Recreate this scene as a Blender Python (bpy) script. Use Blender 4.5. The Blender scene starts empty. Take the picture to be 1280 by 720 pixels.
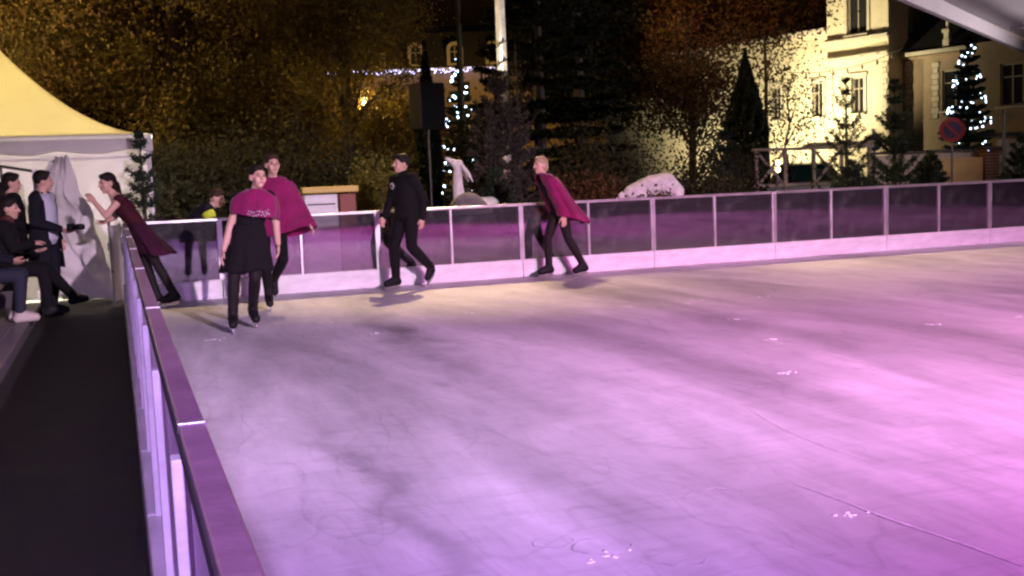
import bpy, bmesh, math, random
import numpy as np
from mathutils import Vector, Matrix, Euler

random.seed(7); rng = np.random.default_rng(7)
PI = math.pi
scene = bpy.context.scene
col = scene.collection

# ------------------------------------------------------------------ camera
YAW, PITCH, ROLL, CAM_H = 0.338737, 0.10216, -0.0389317, 1.4736
def cam_basis():
    f = Vector((math.sin(YAW)*math.cos(PITCH), math.cos(YAW)*math.cos(PITCH), -math.sin(PITCH)))
    r = Vector((math.cos(YAW), -math.sin(YAW), 0)); u = r.cross(f)
    return r*math.cos(ROLL)+u*math.sin(ROLL), u*math.cos(ROLL)-r*math.sin(ROLL), f
_r, _u, _f = cam_basis()
cam_data = bpy.data.cameras.new('camera'); cam = bpy.data.objects.new('camera', cam_data); col.objects.link(cam)
cam.matrix_world = Matrix(((_r.x, _u.x, -_f.x, 0), (_r.y, _u.y, -_f.y, 0), (_r.z, _u.z, -_f.z, CAM_H), (0, 0, 0, 1)))
cam_data.sensor_width = 36; cam_data.lens = 1394.2/1280*36
cam_data.clip_start = 0.05; cam_data.clip_end = 600
scene.camera = cam

# ------------------------------------------------------------------ night sky, exposure
world = bpy.data.worlds.new('World'); scene.world = world; world.use_nodes = True
wn = world.node_tree; bg = wn.nodes['Background']
sky = wn.nodes.new('ShaderNodeTexSky'); sky.sky_type = 'NISHITA'; sky.sun_disc = False
sky.sun_elevation = math.radians(-3.0); sky.sun_rotation = math.radians(200); sky.altitude = 200
wn.links.new(sky.outputs[0], bg.inputs[0]); bg.inputs[1].default_value = 0.10
scene.view_settings.view_transform = 'Standard'; scene.view_settings.look = 'None'
scene.view_settings.exposure = 0.0; scene.view_settings.gamma = 1.0; scene.view_settings.use_curve_mapping = False
scene.render.engine = 'CYCLES'
scene.cycles.use_denoising = True
scene.cycles.filter_width = 2.4
scene.cycles.max_bounces = 8; scene.cycles.transparent_max_bounces = 24
scene.cycles.sample_clamp_indirect = 4.0
scene.cycles.caustics_reflective = False; scene.cycles.caustics_refractive = False

# lamp powers and aims
TENT_W, PARK_W, STREET_W, HOUSE_W, CANOPY_FILL_W, WALL_W, TREE_W = 6500, 900, 9000, 6000, 4600, 1700, 5200
FLOODS = (('magenta stage floodlight, right head on the rink-end stand', (5.5, -9.7, 6.3), .9, (7.4, 1.0, 0), (1, .10, .70), 28000, 48, 1.0, 1),
          ('violet stage floodlight, middle head on the rink-end stand', (5.5, -9.7, 6.3), .0, (3.0, 1.2, 0), (.70, .24, 1), 13000, 38, 1.0, 1),
          ('pale lavender floodlight, left head on the rink-end stand', (5.5, -9.7, 6.3), -.9, (4.4, 11.5, 0), (1, .72, .92), 21000, 22, .8, 2.6),
          ('magenta stage floodlight at the far right end of the stand', (5.5, -9.7, 6.3), 1.15, (15.5, 3.5, 0), (1, .22, .80), 30000, 27, 1.0, 2.2),
          ('added violet fill light on the stand behind the viewer', (-.75, -2.6, 3.6), .0, (.0, 4.2, .4), (.66, .38, 1), 2300, 46, .9, 1))  # last head is added to brighten the side barrier's outer face
MASTS = (('warm mast floodlight aimed left along the barrier', -.9, (2.4, 14.9, 0), 3600), ('warm mast floodlight aimed ahead at the ice edge', .0, (7.0, 14.9, 0), 2100), ('warm mast floodlight aimed right along the barrier', .9, (12.5, 15.0, 0), 3800))
UPS = (('warm uplight at the foot of the villa wing', -3.6, -5.0, -2.4, 3.2, 4600, 110), ('warm uplight further left before the villa wing', -9.5, -5.0, -9.0, 4, 2200, 125), ('warm uplight before the villa gable', -1.6, -6.0, -.2, 6.3, 6000, 66))

# ------------------------------------------------------------------ materials
def mat(name, color=(.5, .5, .5), rough=.6, metal=0, spec=.5, var=0.0, scale=6, color2=None, bump=0, bscale=40, emit=None, estr=0,
        island=0.0, trans=0.0, stretch=None, sheen=0):
    m = bpy.data.materials.new(name); m.use_nodes = True
    nt = m.node_tree; b = nt.nodes['Principled BSDF']; L = nt.links.new
    b.inputs['Roughness'].default_value = rough; b.inputs['Metallic'].default_value = metal
    b.inputs['Specular IOR Level'].default_value = spec
    b.inputs['Base Color'].default_value = (*color, 1)
    if sheen: b.inputs['Sheen Weight'].default_value = sheen
    tc = nt.nodes.new('ShaderNodeTexCoord'); vec = tc.outputs['Object']
    if stretch:
        mp = nt.nodes.new('ShaderNodeMapping'); mp.inputs['Scale'].default_value = stretch
        L(vec, mp.inputs['Vector']); vec = mp.outputs[0]
    csock = None
    if var or color2:
        n = nt.nodes.new('ShaderNodeTexNoise'); n.inputs['Scale'].default_value = scale; n.inputs['Detail'].default_value = 6
        n.inputs['Roughness'].default_value = .62; L(vec, n.inputs['Vector'])
        rp = nt.nodes.new('ShaderNodeValToRGB'); rp.color_ramp.elements[0].position = .3; rp.color_ramp.elements[1].position = .7
        c2 = color2 or tuple(c*(1+var) for c in color); c1 = color if color2 else tuple(c*(1-var) for c in color)
        rp.color_ramp.elements[0].color = (*c1, 1); rp.color_ramp.elements[1].color = (*c2, 1)
        L(n.outputs['Fac'], rp.inputs[0]); csock = rp.outputs[0]
        rr = nt.nodes.new('ShaderNodeMapRange'); rr.inputs['To Min'].default_value = max(.02, rough-.12); rr.inputs['To Max'].default_value = min(1, rough+.15)
        L(n.outputs['Fac'], rr.inputs['Value']); L(rr.outputs[0], b.inputs['Roughness'])
    if island:
        g = nt.nodes.new('ShaderNodeNewGeometry'); hs = nt.nodes.new('ShaderNodeHueSaturation')
        mr = nt.nodes.new('ShaderNodeMapRange'); mr.inputs['To Min'].default_value = 1-island; mr.inputs['To Max'].default_value = 1+island
        L(g.outputs['Random Per Island'], mr.inputs['Value']); L(mr.outputs[0], hs.inputs['Value'])
        mh = nt.nodes.new('ShaderNodeMapRange'); mh.inputs['To Min'].default_value = .5-island*.06; mh.inputs['To Max'].default_value = .5+island*.06
        ml = nt.nodes.new('ShaderNodeMath'); ml.operation = 'FRACT'; mm = nt.nodes.new('ShaderNodeMath'); mm.operation = 'MULTIPLY'; mm.inputs[1].default_value = 37.7
        L(g.outputs['Random Per Island'], mm.inputs[0]); L(mm.outputs[0], ml.inputs[0]); L(ml.outputs[0], mh.inputs['Value']); L(mh.outputs[0], hs.inputs['Hue'])
        if csock: L(csock, hs.inputs['Color'])
        else: hs.inputs['Color'].default_value = (*color, 1)
        csock = hs.outputs[0]
    if csock: L(csock, b.inputs['Base Color'])
    if bump:
        nb = nt.nodes.new('ShaderNodeTexNoise'); nb.inputs['Scale'].default_value = bscale; nb.inputs['Detail'].default_value = 5
        L(vec, nb.inputs['Vector']); bp = nt.nodes.new('ShaderNodeBump'); bp.inputs['Strength'].default_value = bump; bp.inputs['Distance'].default_value = .02
        L(nb.outputs['Fac'], bp.inputs['Height']); L(bp.outputs[0], b.inputs['Normal'])
    if emit:
        b.inputs['Emission Color'].default_value = (*emit, 1); b.inputs['Emission Strength'].default_value = estr
    if trans:
        t = nt.nodes.new('ShaderNodeBsdfTranslucent'); mx = nt.nodes.new('ShaderNodeMixShader'); mx.inputs[0].default_value = trans
        if csock: L(csock, t.inputs[0])
        else: t.inputs[0].default_value = (*color, 1)
        out = nt.nodes['Material Output']
        L(b.outputs[0], mx.inputs[1]); L(t.outputs[0], mx.inputs[2]); L(mx.outputs[0], out.inputs[0])
    return m

def glass_mat(name, tint, ior=1.9, rough=.03):
    m = bpy.data.materials.new(name); m.use_nodes = True; nt = m.node_tree; L = nt.links.new
    nt.nodes.remove(nt.nodes['Principled BSDF']); out = nt.nodes['Material Output']
    t = nt.nodes.new('ShaderNodeBsdfTransparent'); t.inputs[0].default_value = (*tint, 1)
    g = nt.nodes.new('ShaderNodeBsdfGlossy'); g.inputs['Roughness'].default_value = rough
    d = nt.nodes.new('ShaderNodeBsdfDiffuse'); d.inputs[0].default_value = (.7, .7, .75, 1)
    tc = nt.nodes.new('ShaderNodeTexCoord'); n = nt.nodes.new('ShaderNodeTexNoise'); n.inputs['Scale'].default_value = 5; n.inputs['Detail'].default_value = 8
    L(tc.outputs['Object'], n.inputs['Vector']); mr = nt.nodes.new('ShaderNodeMapRange')
    mr.inputs['From Min'].default_value = .5; mr.inputs['From Max'].default_value = .8; mr.inputs['To Min'].default_value = .045; mr.inputs['To Max'].default_value = .15
    L(n.outputs['Fac'], mr.inputs['Value'])
    md = nt.nodes.new('ShaderNodeMixShader'); L(mr.outputs[0], md.inputs[0]); L(t.outputs[0], md.inputs[1]); L(d.outputs[0], md.inputs[2])
    f = nt.nodes.new('ShaderNodeFresnel'); f.inputs['IOR'].default_value = ior
    mx = nt.nodes.new('ShaderNodeMixShader'); L(f.outputs[0], mx.inputs[0]); L(md.outputs[0], mx.inputs[1]); L(g.outputs[0], mx.inputs[2])
    L(mx.outputs[0], out.inputs[0]); return m

def ice_mat():
    m = bpy.data.materials.new('ice'); m.use_nodes = True; nt = m.node_tree; L = nt.links.new; b = nt.nodes['Principled BSDF']
    tc = nt.nodes.new('ShaderNodeTexCoord')
    def noise(scale, sc=(1, 1, 1), detail=6, rot=0, dist=0):
        mp = nt.nodes.new('ShaderNodeMapping'); mp.inputs['Scale'].default_value = sc; mp.inputs['Rotation'].default_value = (0, 0, rot)
        L(tc.outputs['Object'], mp.inputs['Vector']); n = nt.nodes.new('ShaderNodeTexNoise')
        n.inputs['Scale'].default_value = scale; n.inputs['Detail'].default_value = detail; n.inputs['Distortion'].default_value = dist
        n.inputs['Roughness'].default_value = .6
        L(mp.outputs[0], n.inputs['Vector']); return n.outputs['Fac']
    def ramp(s, p0, c0, p1, c1):
        r = nt.nodes.new('ShaderNodeValToRGB'); e = r.color_ramp.elements
        e[0].position = p0; e[0].color = (c0, c0, c0, 1); e[1].position = p1; e[1].color = (c1, c1, c1, 1); L(s, r.inputs[0]); return r.outputs[0]
    def mul(a, c):
        x = nt.nodes.new('ShaderNodeMix'); x.data_type = 'RGBA'; x.blend_type = 'MULTIPLY'; x.inputs[0].default_value = 1
        L(a, x.inputs[6]); L(c, x.inputs[7]); return x.outputs[2]
    big = ramp(noise(.75, (1, .22, 1), 5, .04, .5), .34, .55, .60, 1)
    mid = ramp(noise(2.2, (1, .4, 1), 7, -.35, .8), .3, .80, .65, 1)
    scr = ramp(noise(4, (3, .35, 1), 6, .15, 1.6), .30, .90, .5, 1)
    scr2 = ramp(noise(3, (.5, 3, 1), 7, .9, 2.2), .30, .88, .5, 1)
    def streak(x0, w, y0, y1, amt):
        sx = nt.nodes.new('ShaderNodeSeparateXYZ'); L(tc.outputs['Object'], sx.inputs[0])
        def mth(op, a, v=None, c=None):
            n = nt.nodes.new('ShaderNodeMath'); n.operation = op
            for i, q in enumerate((a, v, c)):
                if q is None: continue
                if isinstance(q, (int, float)): n.inputs[i].default_value = q
                else: L(q, n.inputs[i])
            return n.outputs[0]
        wob = mth('MULTIPLY_ADD', noise(.9, (1, 1, 1), 4), .9, -.45)
        dx = mth('DIVIDE', mth('ADD', mth('SUBTRACT', sx.outputs[0], x0), wob), w); g_ = mth('EXPONENT', mth('MULTIPLY', mth('MULTIPLY', dx, dx), -1.0))
        ym = (y0+y1)/2; dy = mth('DIVIDE', mth('SUBTRACT', sx.outputs[1], ym), (y1-y0)/2); gy = mth('EXPONENT', mth('MULTIPLY', mth('POWER', mth('ABSOLUTE', dy), 4.0), -1.0))
        f = mth('MULTIPLY', mth('MULTIPLY', g_, gy), mth('MULTIPLY', noise(2.0, (1, .6, 1), 6), amt*2)); v = mth('SUBTRACT', 1.0, f)
        cb = nt.nodes.new('ShaderNodeCombineColor'); [L(v, cb.inputs[i]) for i in range(3)]; return cb.outputs[0]
    c = mul(mul(mul(big, mid), scr), scr2)
    def ridge(scale, sc, rot, dist, eps, amt):
        n = noise(scale, sc, 3, rot, dist); m1 = nt.nodes.new('ShaderNodeMath'); m1.operation = 'SUBTRACT'; L(n, m1.inputs[0]); m1.inputs[1].default_value = .5
        m2 = nt.nodes.new('ShaderNodeMath'); m2.operation = 'ABSOLUTE'; L(m1.outputs[0], m2.inputs[0]); return ramp(m2.outputs[0], 0, 1-amt, eps, 1)
    for a_ in ((.5, (1, .35, 1), .3, .1, .003, .12), (.8, (1, .25, 1), -.5, .2, .004, .10), (.9, (.35, 1, 1), .7, .2, .004, .08)): c = mul(c, ridge(*a_))
    for a_ in ((2.45, .22, 7.6, 12.0, .42), (1.12, .10, 3.4, 6.8, .30), (5.4, .3, 9.0, 13.2, .22), (4.2, .16, 3.5, 7.5, .20)): c = mul(c, streak(*a_))
    base = nt.nodes.new('ShaderNodeMix'); base.data_type = 'RGBA'; base.blend_type = 'MULTIPLY'; base.inputs[0].default_value = 1
    base.inputs[6].default_value = (.86, .86, .89, 1); L(c, base.inputs[7]); L(base.outputs[2], b.inputs['Base Color'])
    rr = nt.nodes.new('ShaderNodeMapRange'); rr.inputs['To Min'].default_value = .28; rr.inputs['To Max'].default_value = .62
    L(noise(1.2, (1, .5, 1), 6, .3, .5), rr.inputs['Value']); L(rr.outputs[0], b.inputs['Roughness'])
    bp = nt.nodes.new('ShaderNodeBump'); bp.inputs['Strength'].default_value = .35; bp.inputs['Distance'].default_value = .01
    L(noise(9, (1, .6, 1), 8, .2, 1), bp.inputs['Height']); L(bp.outputs[0], b.inputs['Normal'])
    return m

M = {}
M['ice'] = ice_mat()
M['ice_cut'] = mat('ice_cut', (.66, .64, .70), .5, var=.3, scale=9)
M['snow'] = mat('snow', (.82, .82, .84), .8, bump=.6, bscale=60)
M['asphalt'] = mat('asphalt', (.045, .043, .042), .85, var=.35, scale=3, bump=.4, bscale=120)
M['mat'] = mat('rubber_mat', (.012, .011, .012), .7, var=.5, scale=4, bump=.5, bscale=160)
M['deck'] = mat('deck_board', (.16, .14, .15), .45, var=.35, scale=2.5, stretch=(1, 8, 1), bump=.2, bscale=50)
M['alu'] = mat('aluminium', (.62, .61, .63), .30, metal=.85, var=.15, scale=3, bump=.05, bscale=30)
M['cap'] = mat('rail_cap', (.30, .20, .25), .34, metal=.15, var=.25, scale=5, bump=.08, bscale=60)
M['whiteplastic'] = mat('white_board', (.72, .71, .74), .40, var=.16, scale=3, stretch=(1, 1, 3), bump=.1, bscale=20)
M['seam'] = mat('dark_gasket', (.05, .045, .055), .6)
M['glass'] = glass_mat('barrier_glass', (.62, .60, .64), 2.7)
M['panel'] = mat('side_panel', (.70, .66, .76), .3, var=.14, scale=2.2, trans=.6)
M['leafy_orange'] = mat('autumn_leaf', (.12, .075, .024), .75, island=.32, color2=(.055, .05, .018), scale=.45, trans=.35, spec=.08)
M['leafy_yellow'] = mat('yellow_leaf', (.14, .10, .024), .75, island=.32, color2=(.06, .055, .018), scale=.5, trans=.35, spec=.08)
M['leafy_dark'] = mat('dark_leaf', (.045, .045, .022), .75, island=.5, trans=.25, spec=.08)
M['leafy_red'] = mat('red_brown_leaf', (.10, .045, .022), .7, island=.55, color2=(.07, .055, .02), scale=.8, trans=.35, spec=.08)
M['shrub'] = mat('shrub_leaf', (.10, .09, .022), .7, island=.5, trans=.3, spec=.08)
M['fir'] = mat('fir_needle', (.028, .042, .026), .7, island=.5, spec=.08)
M['firgrey'] = mat('grey_fir_needle', (.060, .055, .045), .75, island=.5, spec=.08)
M['thuja'] = mat('thuja_leaf', (.020, .026, .016), .8, island=.5, spec=.08)
M['bark'] = mat('bark', (.06, .045, .035), .9, var=.4, scale=14, bump=.6, bscale=60)
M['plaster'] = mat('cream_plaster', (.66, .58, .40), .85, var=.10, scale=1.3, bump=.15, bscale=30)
M['plaster2'] = mat('tan_shaded_plaster', (.34, .25, .16), .85, var=.15, scale=1.6, bump=.2, bscale=30)  # tan, darkened to carry the villa side wing's shade
M['trim'] = mat('stone_trim', (.58, .52, .40), .8, var=.12, scale=5, bump=.15)
M['winframe'] = mat('window_frame', (.38, .34, .26), .5)
M['pane'] = mat('window_pane', (.025, .023, .025), .08, spec=.6)
M['curtain'] = mat('curtain', (.20, .17, .12), .9, var=.2, scale=8, stretch=(9, 9, .5))
M['roof'] = mat('slate_roof', (.05, .042, .045), .6, var=.3, scale=5)
M['tentroof'] = mat('tent_roof_fabric', (.90, .82, .56), .6, var=.04, scale=2, trans=.62, bump=.05, bscale=8)
M['tentwall'] = mat('tent_wall_fabric', (.78, .76, .78), .5, var=.05, scale=2, trans=.4, bump=.08, bscale=6)
M['canopy'] = mat('canopy_membrane', (.66, .62, .66), .5, var=.06, scale=1, trans=.2)
M['steel'] = mat('painted_steel', (.45, .44, .46), .4, metal=.4, var=.1)
M['mast'] = mat('galvanised_mast', (.72, .70, .66), .35, metal=.25, var=.2, scale=8)
M['darksteel'] = mat('dark_steel', (.035, .034, .036), .5, metal=.3)
M['blackplastic'] = mat('black_plastic', (.007, .0065, .008), .6, spec=.2)
M['grille'] = mat('speaker_grille', (.007, .0065, .008), .8, spec=.1, bump=.5, bscale=200)
M['wood'] = mat('weathered_wood', (.28, .23, .18), .8, var=.3, scale=4, stretch=(1, 1, 8), bump=.2)
M['orangeboard'] = mat('tan_board', (.50, .30, .12), .75, var=.18, scale=2.2, bump=.1)
M['pinkwall'] = mat('pink_render_wall', (.44, .34, .30), .85, var=.14, scale=2.5, bump=.2)
M['brick'] = mat('brick_pillar', (.15, .055, .03), .85, var=.25, scale=12, bump=.3)
M['tile'] = mat('coping_tile', (.07, .045, .04), .7, var=.3, scale=9)
M['deer'] = mat('white_figure', (.70, .68, .66), .8, var=.22, scale=9, bump=.4, bscale=70)
M['rock'] = mat('grey_rock', (.13, .12, .125), .85, var=.3, scale=5, bump=.5, bscale=18)
M['skin'] = mat('skin', (.56, .34, .27), .5, var=.06, scale=14)
M['skin2'] = mat('skin_tan', (.42, .25, .19), .5, var=.06, scale=14)
M['eye'] = mat('eye', (.02, .015, .012), .2)
M['lip'] = mat('lip', (.38, .10, .11), .45)
M['hairdark'] = mat('dark_hair', (.011, .007, .006), .65, spec=.2, var=.4, scale=30, stretch=(1, 1, .2))
M['hairbrown'] = mat('brown_hair', (.036, .020, .013), .65, spec=.2, var=.4, scale=30)
M['hairblond'] = mat('blond_hair', (.34, .24, .15), .5, var=.3, scale=30)
M['magenta'] = mat('magenta_cloth', (.20, .006, .080), .8, var=.3, scale=5, sheen=.15, bump=.7, bscale=11, spec=.25)
M['black'] = mat('black_cloth', (.006, .0055, .007), .9, spec=.2, var=.3, scale=10, bump=.8, bscale=12)
M['tights'] = mat('black_tights', (.012, .008, .009), .7, spec=.2, var=.2)
M['maroon'] = mat('maroon_cloth', (.045, .006, .014), .8, var=.3, spec=.2, bump=.6, bscale=14)
M['plum'] = mat('plum_tulle', (.055, .012, .034), .85, var=.4, trans=.3, spec=.2)
M['navy'] = mat('navy_cloth', (.008, .008, .014), .9, spec=.2, var=.25, scale=8, bump=.2, bscale=30)
M['shirt'] = mat('pale_blue_shirt', (.50, .50, .62), .75, var=.06)
M['jeans'] = mat('jeans', (.010, .012, .026), .85, var=.3, scale=12)
M['paleshoe'] = mat('pale_shoe', (.42, .38, .32), .6, var=.15)
M['scarf'] = mat('dark_red_scarf', (.07, .012, .015), .85, var=.4, scale=14)
M['hivis'] = mat('hi_vis_fabric', (.55, .68, .03), .6)
M['blade'] = mat('steel_blade', (.75, .74, .76), .18, metal=1)
M['badge'] = mat('grey_badge', (.42, .42, .42), .6)
M['sequin'] = mat('silver_trim', (.60, .52, .60), .25, metal=.6, var=.5, scale=90)
M['signred'] = mat('sign_red', (.22, .025, .035), .45)
M['signblue'] = mat('sign_blue', (.03, .025, .06), .4)
M['signback'] = mat('sign_back', (.06, .045, .075), .5)
M['carpaint'] = mat('white_car_paint', (.55, .54, .55), .25)
M['carglass'] = mat('teal_car_glass', (.03, .17, .16), .25, spec=.8)
M['tyre'] = mat('tyre', (.015, .015, .015), .85)
M['yellow'] = mat('yellow_band', (.62, .46, .10), .5)
M['redbrown'] = mat('red_brown_panel', (.24, .07, .05), .6)
def emis(name, c, s):
    return mat(name, (.5, .5, .5), .4, emit=c, estr=s)
M['bulb_cool'] = emis('cool_bulb', (.55, .74, 1), 15)
M['bulb_blue'] = emis('violet_bulb', (.52, .48, 1), 7)
M['bulb_warm'] = emis('warm_bulb', (1, .72, .30), 14)
M['bulb_off'] = mat('unlit_bulb', (.20, .18, .14), .2)

# ------------------------------------------------------------------ mesh helpers
def frame_from(d):
    d = Vector(d).normalized(); a = Vector((0, 0, 1)) if abs(d.z) < .9 else Vector((1, 0, 0))
    x = d.cross(a).normalized(); return x, x.cross(d).normalized(), d      # right, other, dir

class MB:
    def __init__(s): s.v = []; s.f = []
    def add(s, vs, fs):
        o = len(s.v); s.v += [tuple(p) for p in vs]; s.f += [tuple(i+o for i in f) for f in fs]; return s
    def box(s, c, d, rz=0, R=None):
        hx, hy, hz = d[0]/2, d[1]/2, d[2]/2
        P = [Vector((x*hx, y*hy, z*hz)) for z in (-1, 1) for y in (-1, 1) for x in (-1, 1)]
        Rm = R or Matrix.Rotation(rz, 3, 'Z')
        return s.add([Rm @ p + Vector(c) for p in P], [(0, 2, 3, 1), (4, 5, 7, 6), (0, 1, 5, 4), (2, 6, 7, 3), (0, 4, 6, 2), (1, 3, 7, 5)])
    def bevbox(s, c, d, b=.01, rz=0):
        bm = bmesh.new(); bmesh.ops.create_cube(bm, size=1)
        for v in bm.verts: v.co = Vector((v.co.x*d[0], v.co.y*d[1], v.co.z*d[2]))
        bmesh.ops.bevel(bm, geom=list(bm.edges), offset=b, segments=2, affect='EDGES', profile=.5)
        Rm = Matrix.Rotation(rz, 3, 'Z'); vs = [Rm @ v.co + Vector(c) for v in bm.verts]
        bm.verts.index_update(); fs = [[v.index for v in f.verts] for f in bm.faces]; bm.free(); return s.add(vs, fs)
    def tube(s, p0, p1, r0, r1=None, n=8, cap=True):
        r1 = r0 if r1 is None else r1; p0 = Vector(p0); p1 = Vector(p1)
        if (p1-p0).length < 1e-6: return s
        x, y, _ = frame_from(p1-p0)
        A = [p0+(x*math.cos(2*PI*k/n)+y*math.sin(2*PI*k/n))*r0 for k in range(n)]
        B = [p1+(x*math.cos(2*PI*k/n)+y*math.sin(2*PI*k/n))*r1 for k in range(n)]
        fs = [(k, (k+1) % n, n+(k+1) % n, n+k) for k in range(n)]
        if cap: fs += [tuple(range(n))[::-1], tuple(range(n, 2*n))]
        return s.add(A+B, fs)
    def path(s, pts, rs, n=6):
        for i in range(len(pts)-1): s.tube(pts[i], pts[i+1], rs[i], rs[i+1], n)
        return s
    def ell(s, c, r, R=None, n=12, m=8):
        if not hasattr(r, '__len__'): r = (r, r, r)
        R = R or Matrix.Identity(3); c = Vector(c); vs = [R @ Vector((0, 0, -r[2]))+c]
        for j in range(1, m):
            t = -PI/2+PI*j/m
            for k in range(n):
                a = 2*PI*k/n; vs.append(R @ Vector((r[0]*math.cos(t)*math.cos(a), r[1]*math.cos(t)*math.sin(a), r[2]*math.sin(t)))+c)
        vs.append(R @ Vector((0, 0, r[2]))+c); fs = []
        for k in range(n): fs.append((0, 1+(k+1) % n, 1+k))
        for j in range(m-2):
            for k in range(n):
                a = 1+j*n+k; b_ = 1+j*n+(k+1) % n; fs.append((a, b_, b_+n, a+n))
        e = len(vs)-1; o = 1+(m-2)*n
        for k in range(n): fs.append((e, o+k, o+(k+1) % n))
        return s.add(vs, fs)
    def cone(s, p0, p1, r0, r1, n=12):                       # rounded cone, closed
        s.ell(p0, r0, None, n, 8); s.ell(p1, r1, None, n, 8); return s.tube(p0, p1, r0, r1, n)
    def loft(s, secs, n=20, cap=True):                       # secs: (centre, lateral vector, depth vector)
        vs = []
        for c, a, b in secs:
            c, a, b = Vector(c), Vector(a), Vector(b)
            vs += [c+a*math.cos(2*PI*k/n)+b*math.sin(2*PI*k/n) for k in range(n)]
        fs = []
        for j in range(len(secs)-1):
            for k in range(n): fs.append((j*n+k, j*n+(k+1) % n, (j+1)*n+(k+1) % n, (j+1)*n+k))
        if cap: fs += [tuple(range(n))[::-1], tuple(range((len(secs)-1)*n, len(secs)*n))]
        return s.add(vs, fs)
    def obj(s, name, m, parent=None, smooth=False, fixn=True):
        me = bpy.data.meshes.new(name); me.from_pydata(s.v, [], s.f)
        if fixn:
            bm = bmesh.new(); bm.from_mesh(me); bmesh.ops.recalc_face_normals(bm, faces=bm.faces); bm.to_mesh(me); bm.free()
        return link(name, me, m, parent, smooth)

def link(name, me, m, parent=None, smooth=False):
    if m is not None:
        me.materials.clear(); me.materials.append(M[m] if isinstance(m, str) else m)
    if smooth: me.polygons.foreach_set('use_smooth', [True]*len(me.polygons))
    o = bpy.data.objects.new(name, me); col.objects.link(o)
    if parent: o.parent = parent
    return o
def empty(name, loc=(0, 0, 0), rz=0):
    o = bpy.data.objects.new(name, None); o.empty_display_size = .1; col.objects.link(o); o.location = loc; o.rotation_euler = (0, 0, rz); return o
def tag(o, label, cat, group=None):
    o['label'] = label; o['category'] = cat
    if group: o['group'] = group
    return o
def struct(o): o['kind'] = 'structure'; return o
def thing(name, label, cat, loc=(0, 0, 0), rz=0, group=None): return tag(empty(name, loc, rz), label, cat, group)
def copypart(o, parent, loc, name=None):
    c = o.copy(); col.objects.link(c); c.parent = parent; c.location = loc; return c
def npmesh(name, V, F, m, parent=None, smooth=False):
    me = bpy.data.meshes.new(name); V = np.asarray(V, np.float32); F = np.asarray(F, np.int32); k = F.shape[1]
    me.vertices.add(len(V)); me.vertices.foreach_set('co', V.ravel())
    me.loops.add(F.size); me.loops.foreach_set('vertex_index', F.ravel())
    me.polygons.add(len(F)); me.polygons.foreach_set('loop_start', np.arange(0, F.size, k, dtype=np.int32))
    me.update(calc_edges=True); me.validate(); return link(name, me, m, parent, smooth)
def baked(name, mb, m, parent, voxel=.012, smooth=6):
    """voxel-remesh overlapping solids into one continuous surface"""
    o = mb.obj(name+'_src', None, None, False)
    r = o.modifiers.new('r', 'REMESH'); r.mode = 'VOXEL'; r.voxel_size = voxel; r.use_smooth_shade = True
    if smooth:
        s = o.modifiers.new('s', 'SMOOTH'); s.iterations = smooth; s.factor = .5
    dg = bpy.context.evaluated_depsgraph_get(); me = bpy.data.meshes.new_from_object(o.evaluated_get(dg))
    src = o.data; bpy.data.objects.remove(o); bpy.data.meshes.remove(src); me.name = name
    return link(name, me, m, parent, True)
def sheet(name, rows, m, parent, nu=8, nv=8, thick=.008, fold=0, nf=7):
    """smooth cloth surface through a coarse grid of points, with thickness"""
    P = np.array(rows, float)
    def interp(A, k):
        n = A.shape[0]; out = []
        for i in range(n-1):
            p0 = A[max(i-1, 0)]; p1 = A[i]; p2 = A[i+1]; p3 = A[min(i+2, n-1)]
            for t in np.arange(k)/k:
                out.append(.5*((2*p1)+(-p0+p2)*t+(2*p0-5*p1+4*p2-p3)*t*t+(-p0+3*p1-3*p2+p3)*t**3))
        out.append(A[-1]); return np.array(out)
    G = interp(P, nv); G = np.swapaxes(interp(np.swapaxes(G, 0, 1), nu), 0, 1)
    nr, nc = G.shape[:2]
    if fold:
        du = np.gradient(G, axis=1); dv = np.gradient(G, axis=0); N = np.cross(du, dv); N /= np.linalg.norm(N, axis=2, keepdims=True)+1e-9
        u = np.linspace(0, 1, nc)[None, :, None]; v = np.linspace(0, 1, nr)[:, None, None]
        G = G+N*fold*v*(np.sin(u*2*PI*nf+v*1.3)+.4*np.sin(u*2*PI*nf*1.7+2))
    V = G.reshape(-1, 3); F = [(i*nc+j, i*nc+j+1, (i+1)*nc+j+1, (i+1)*nc+j) for i in range(nr-1) for j in range(nc-1)]
    o = npmesh(name, V, F, m, parent, True); s = o.modifiers.new('thickness', 'SOLIDIFY'); s.thickness = thick; s.offset = 0
    return o

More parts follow.
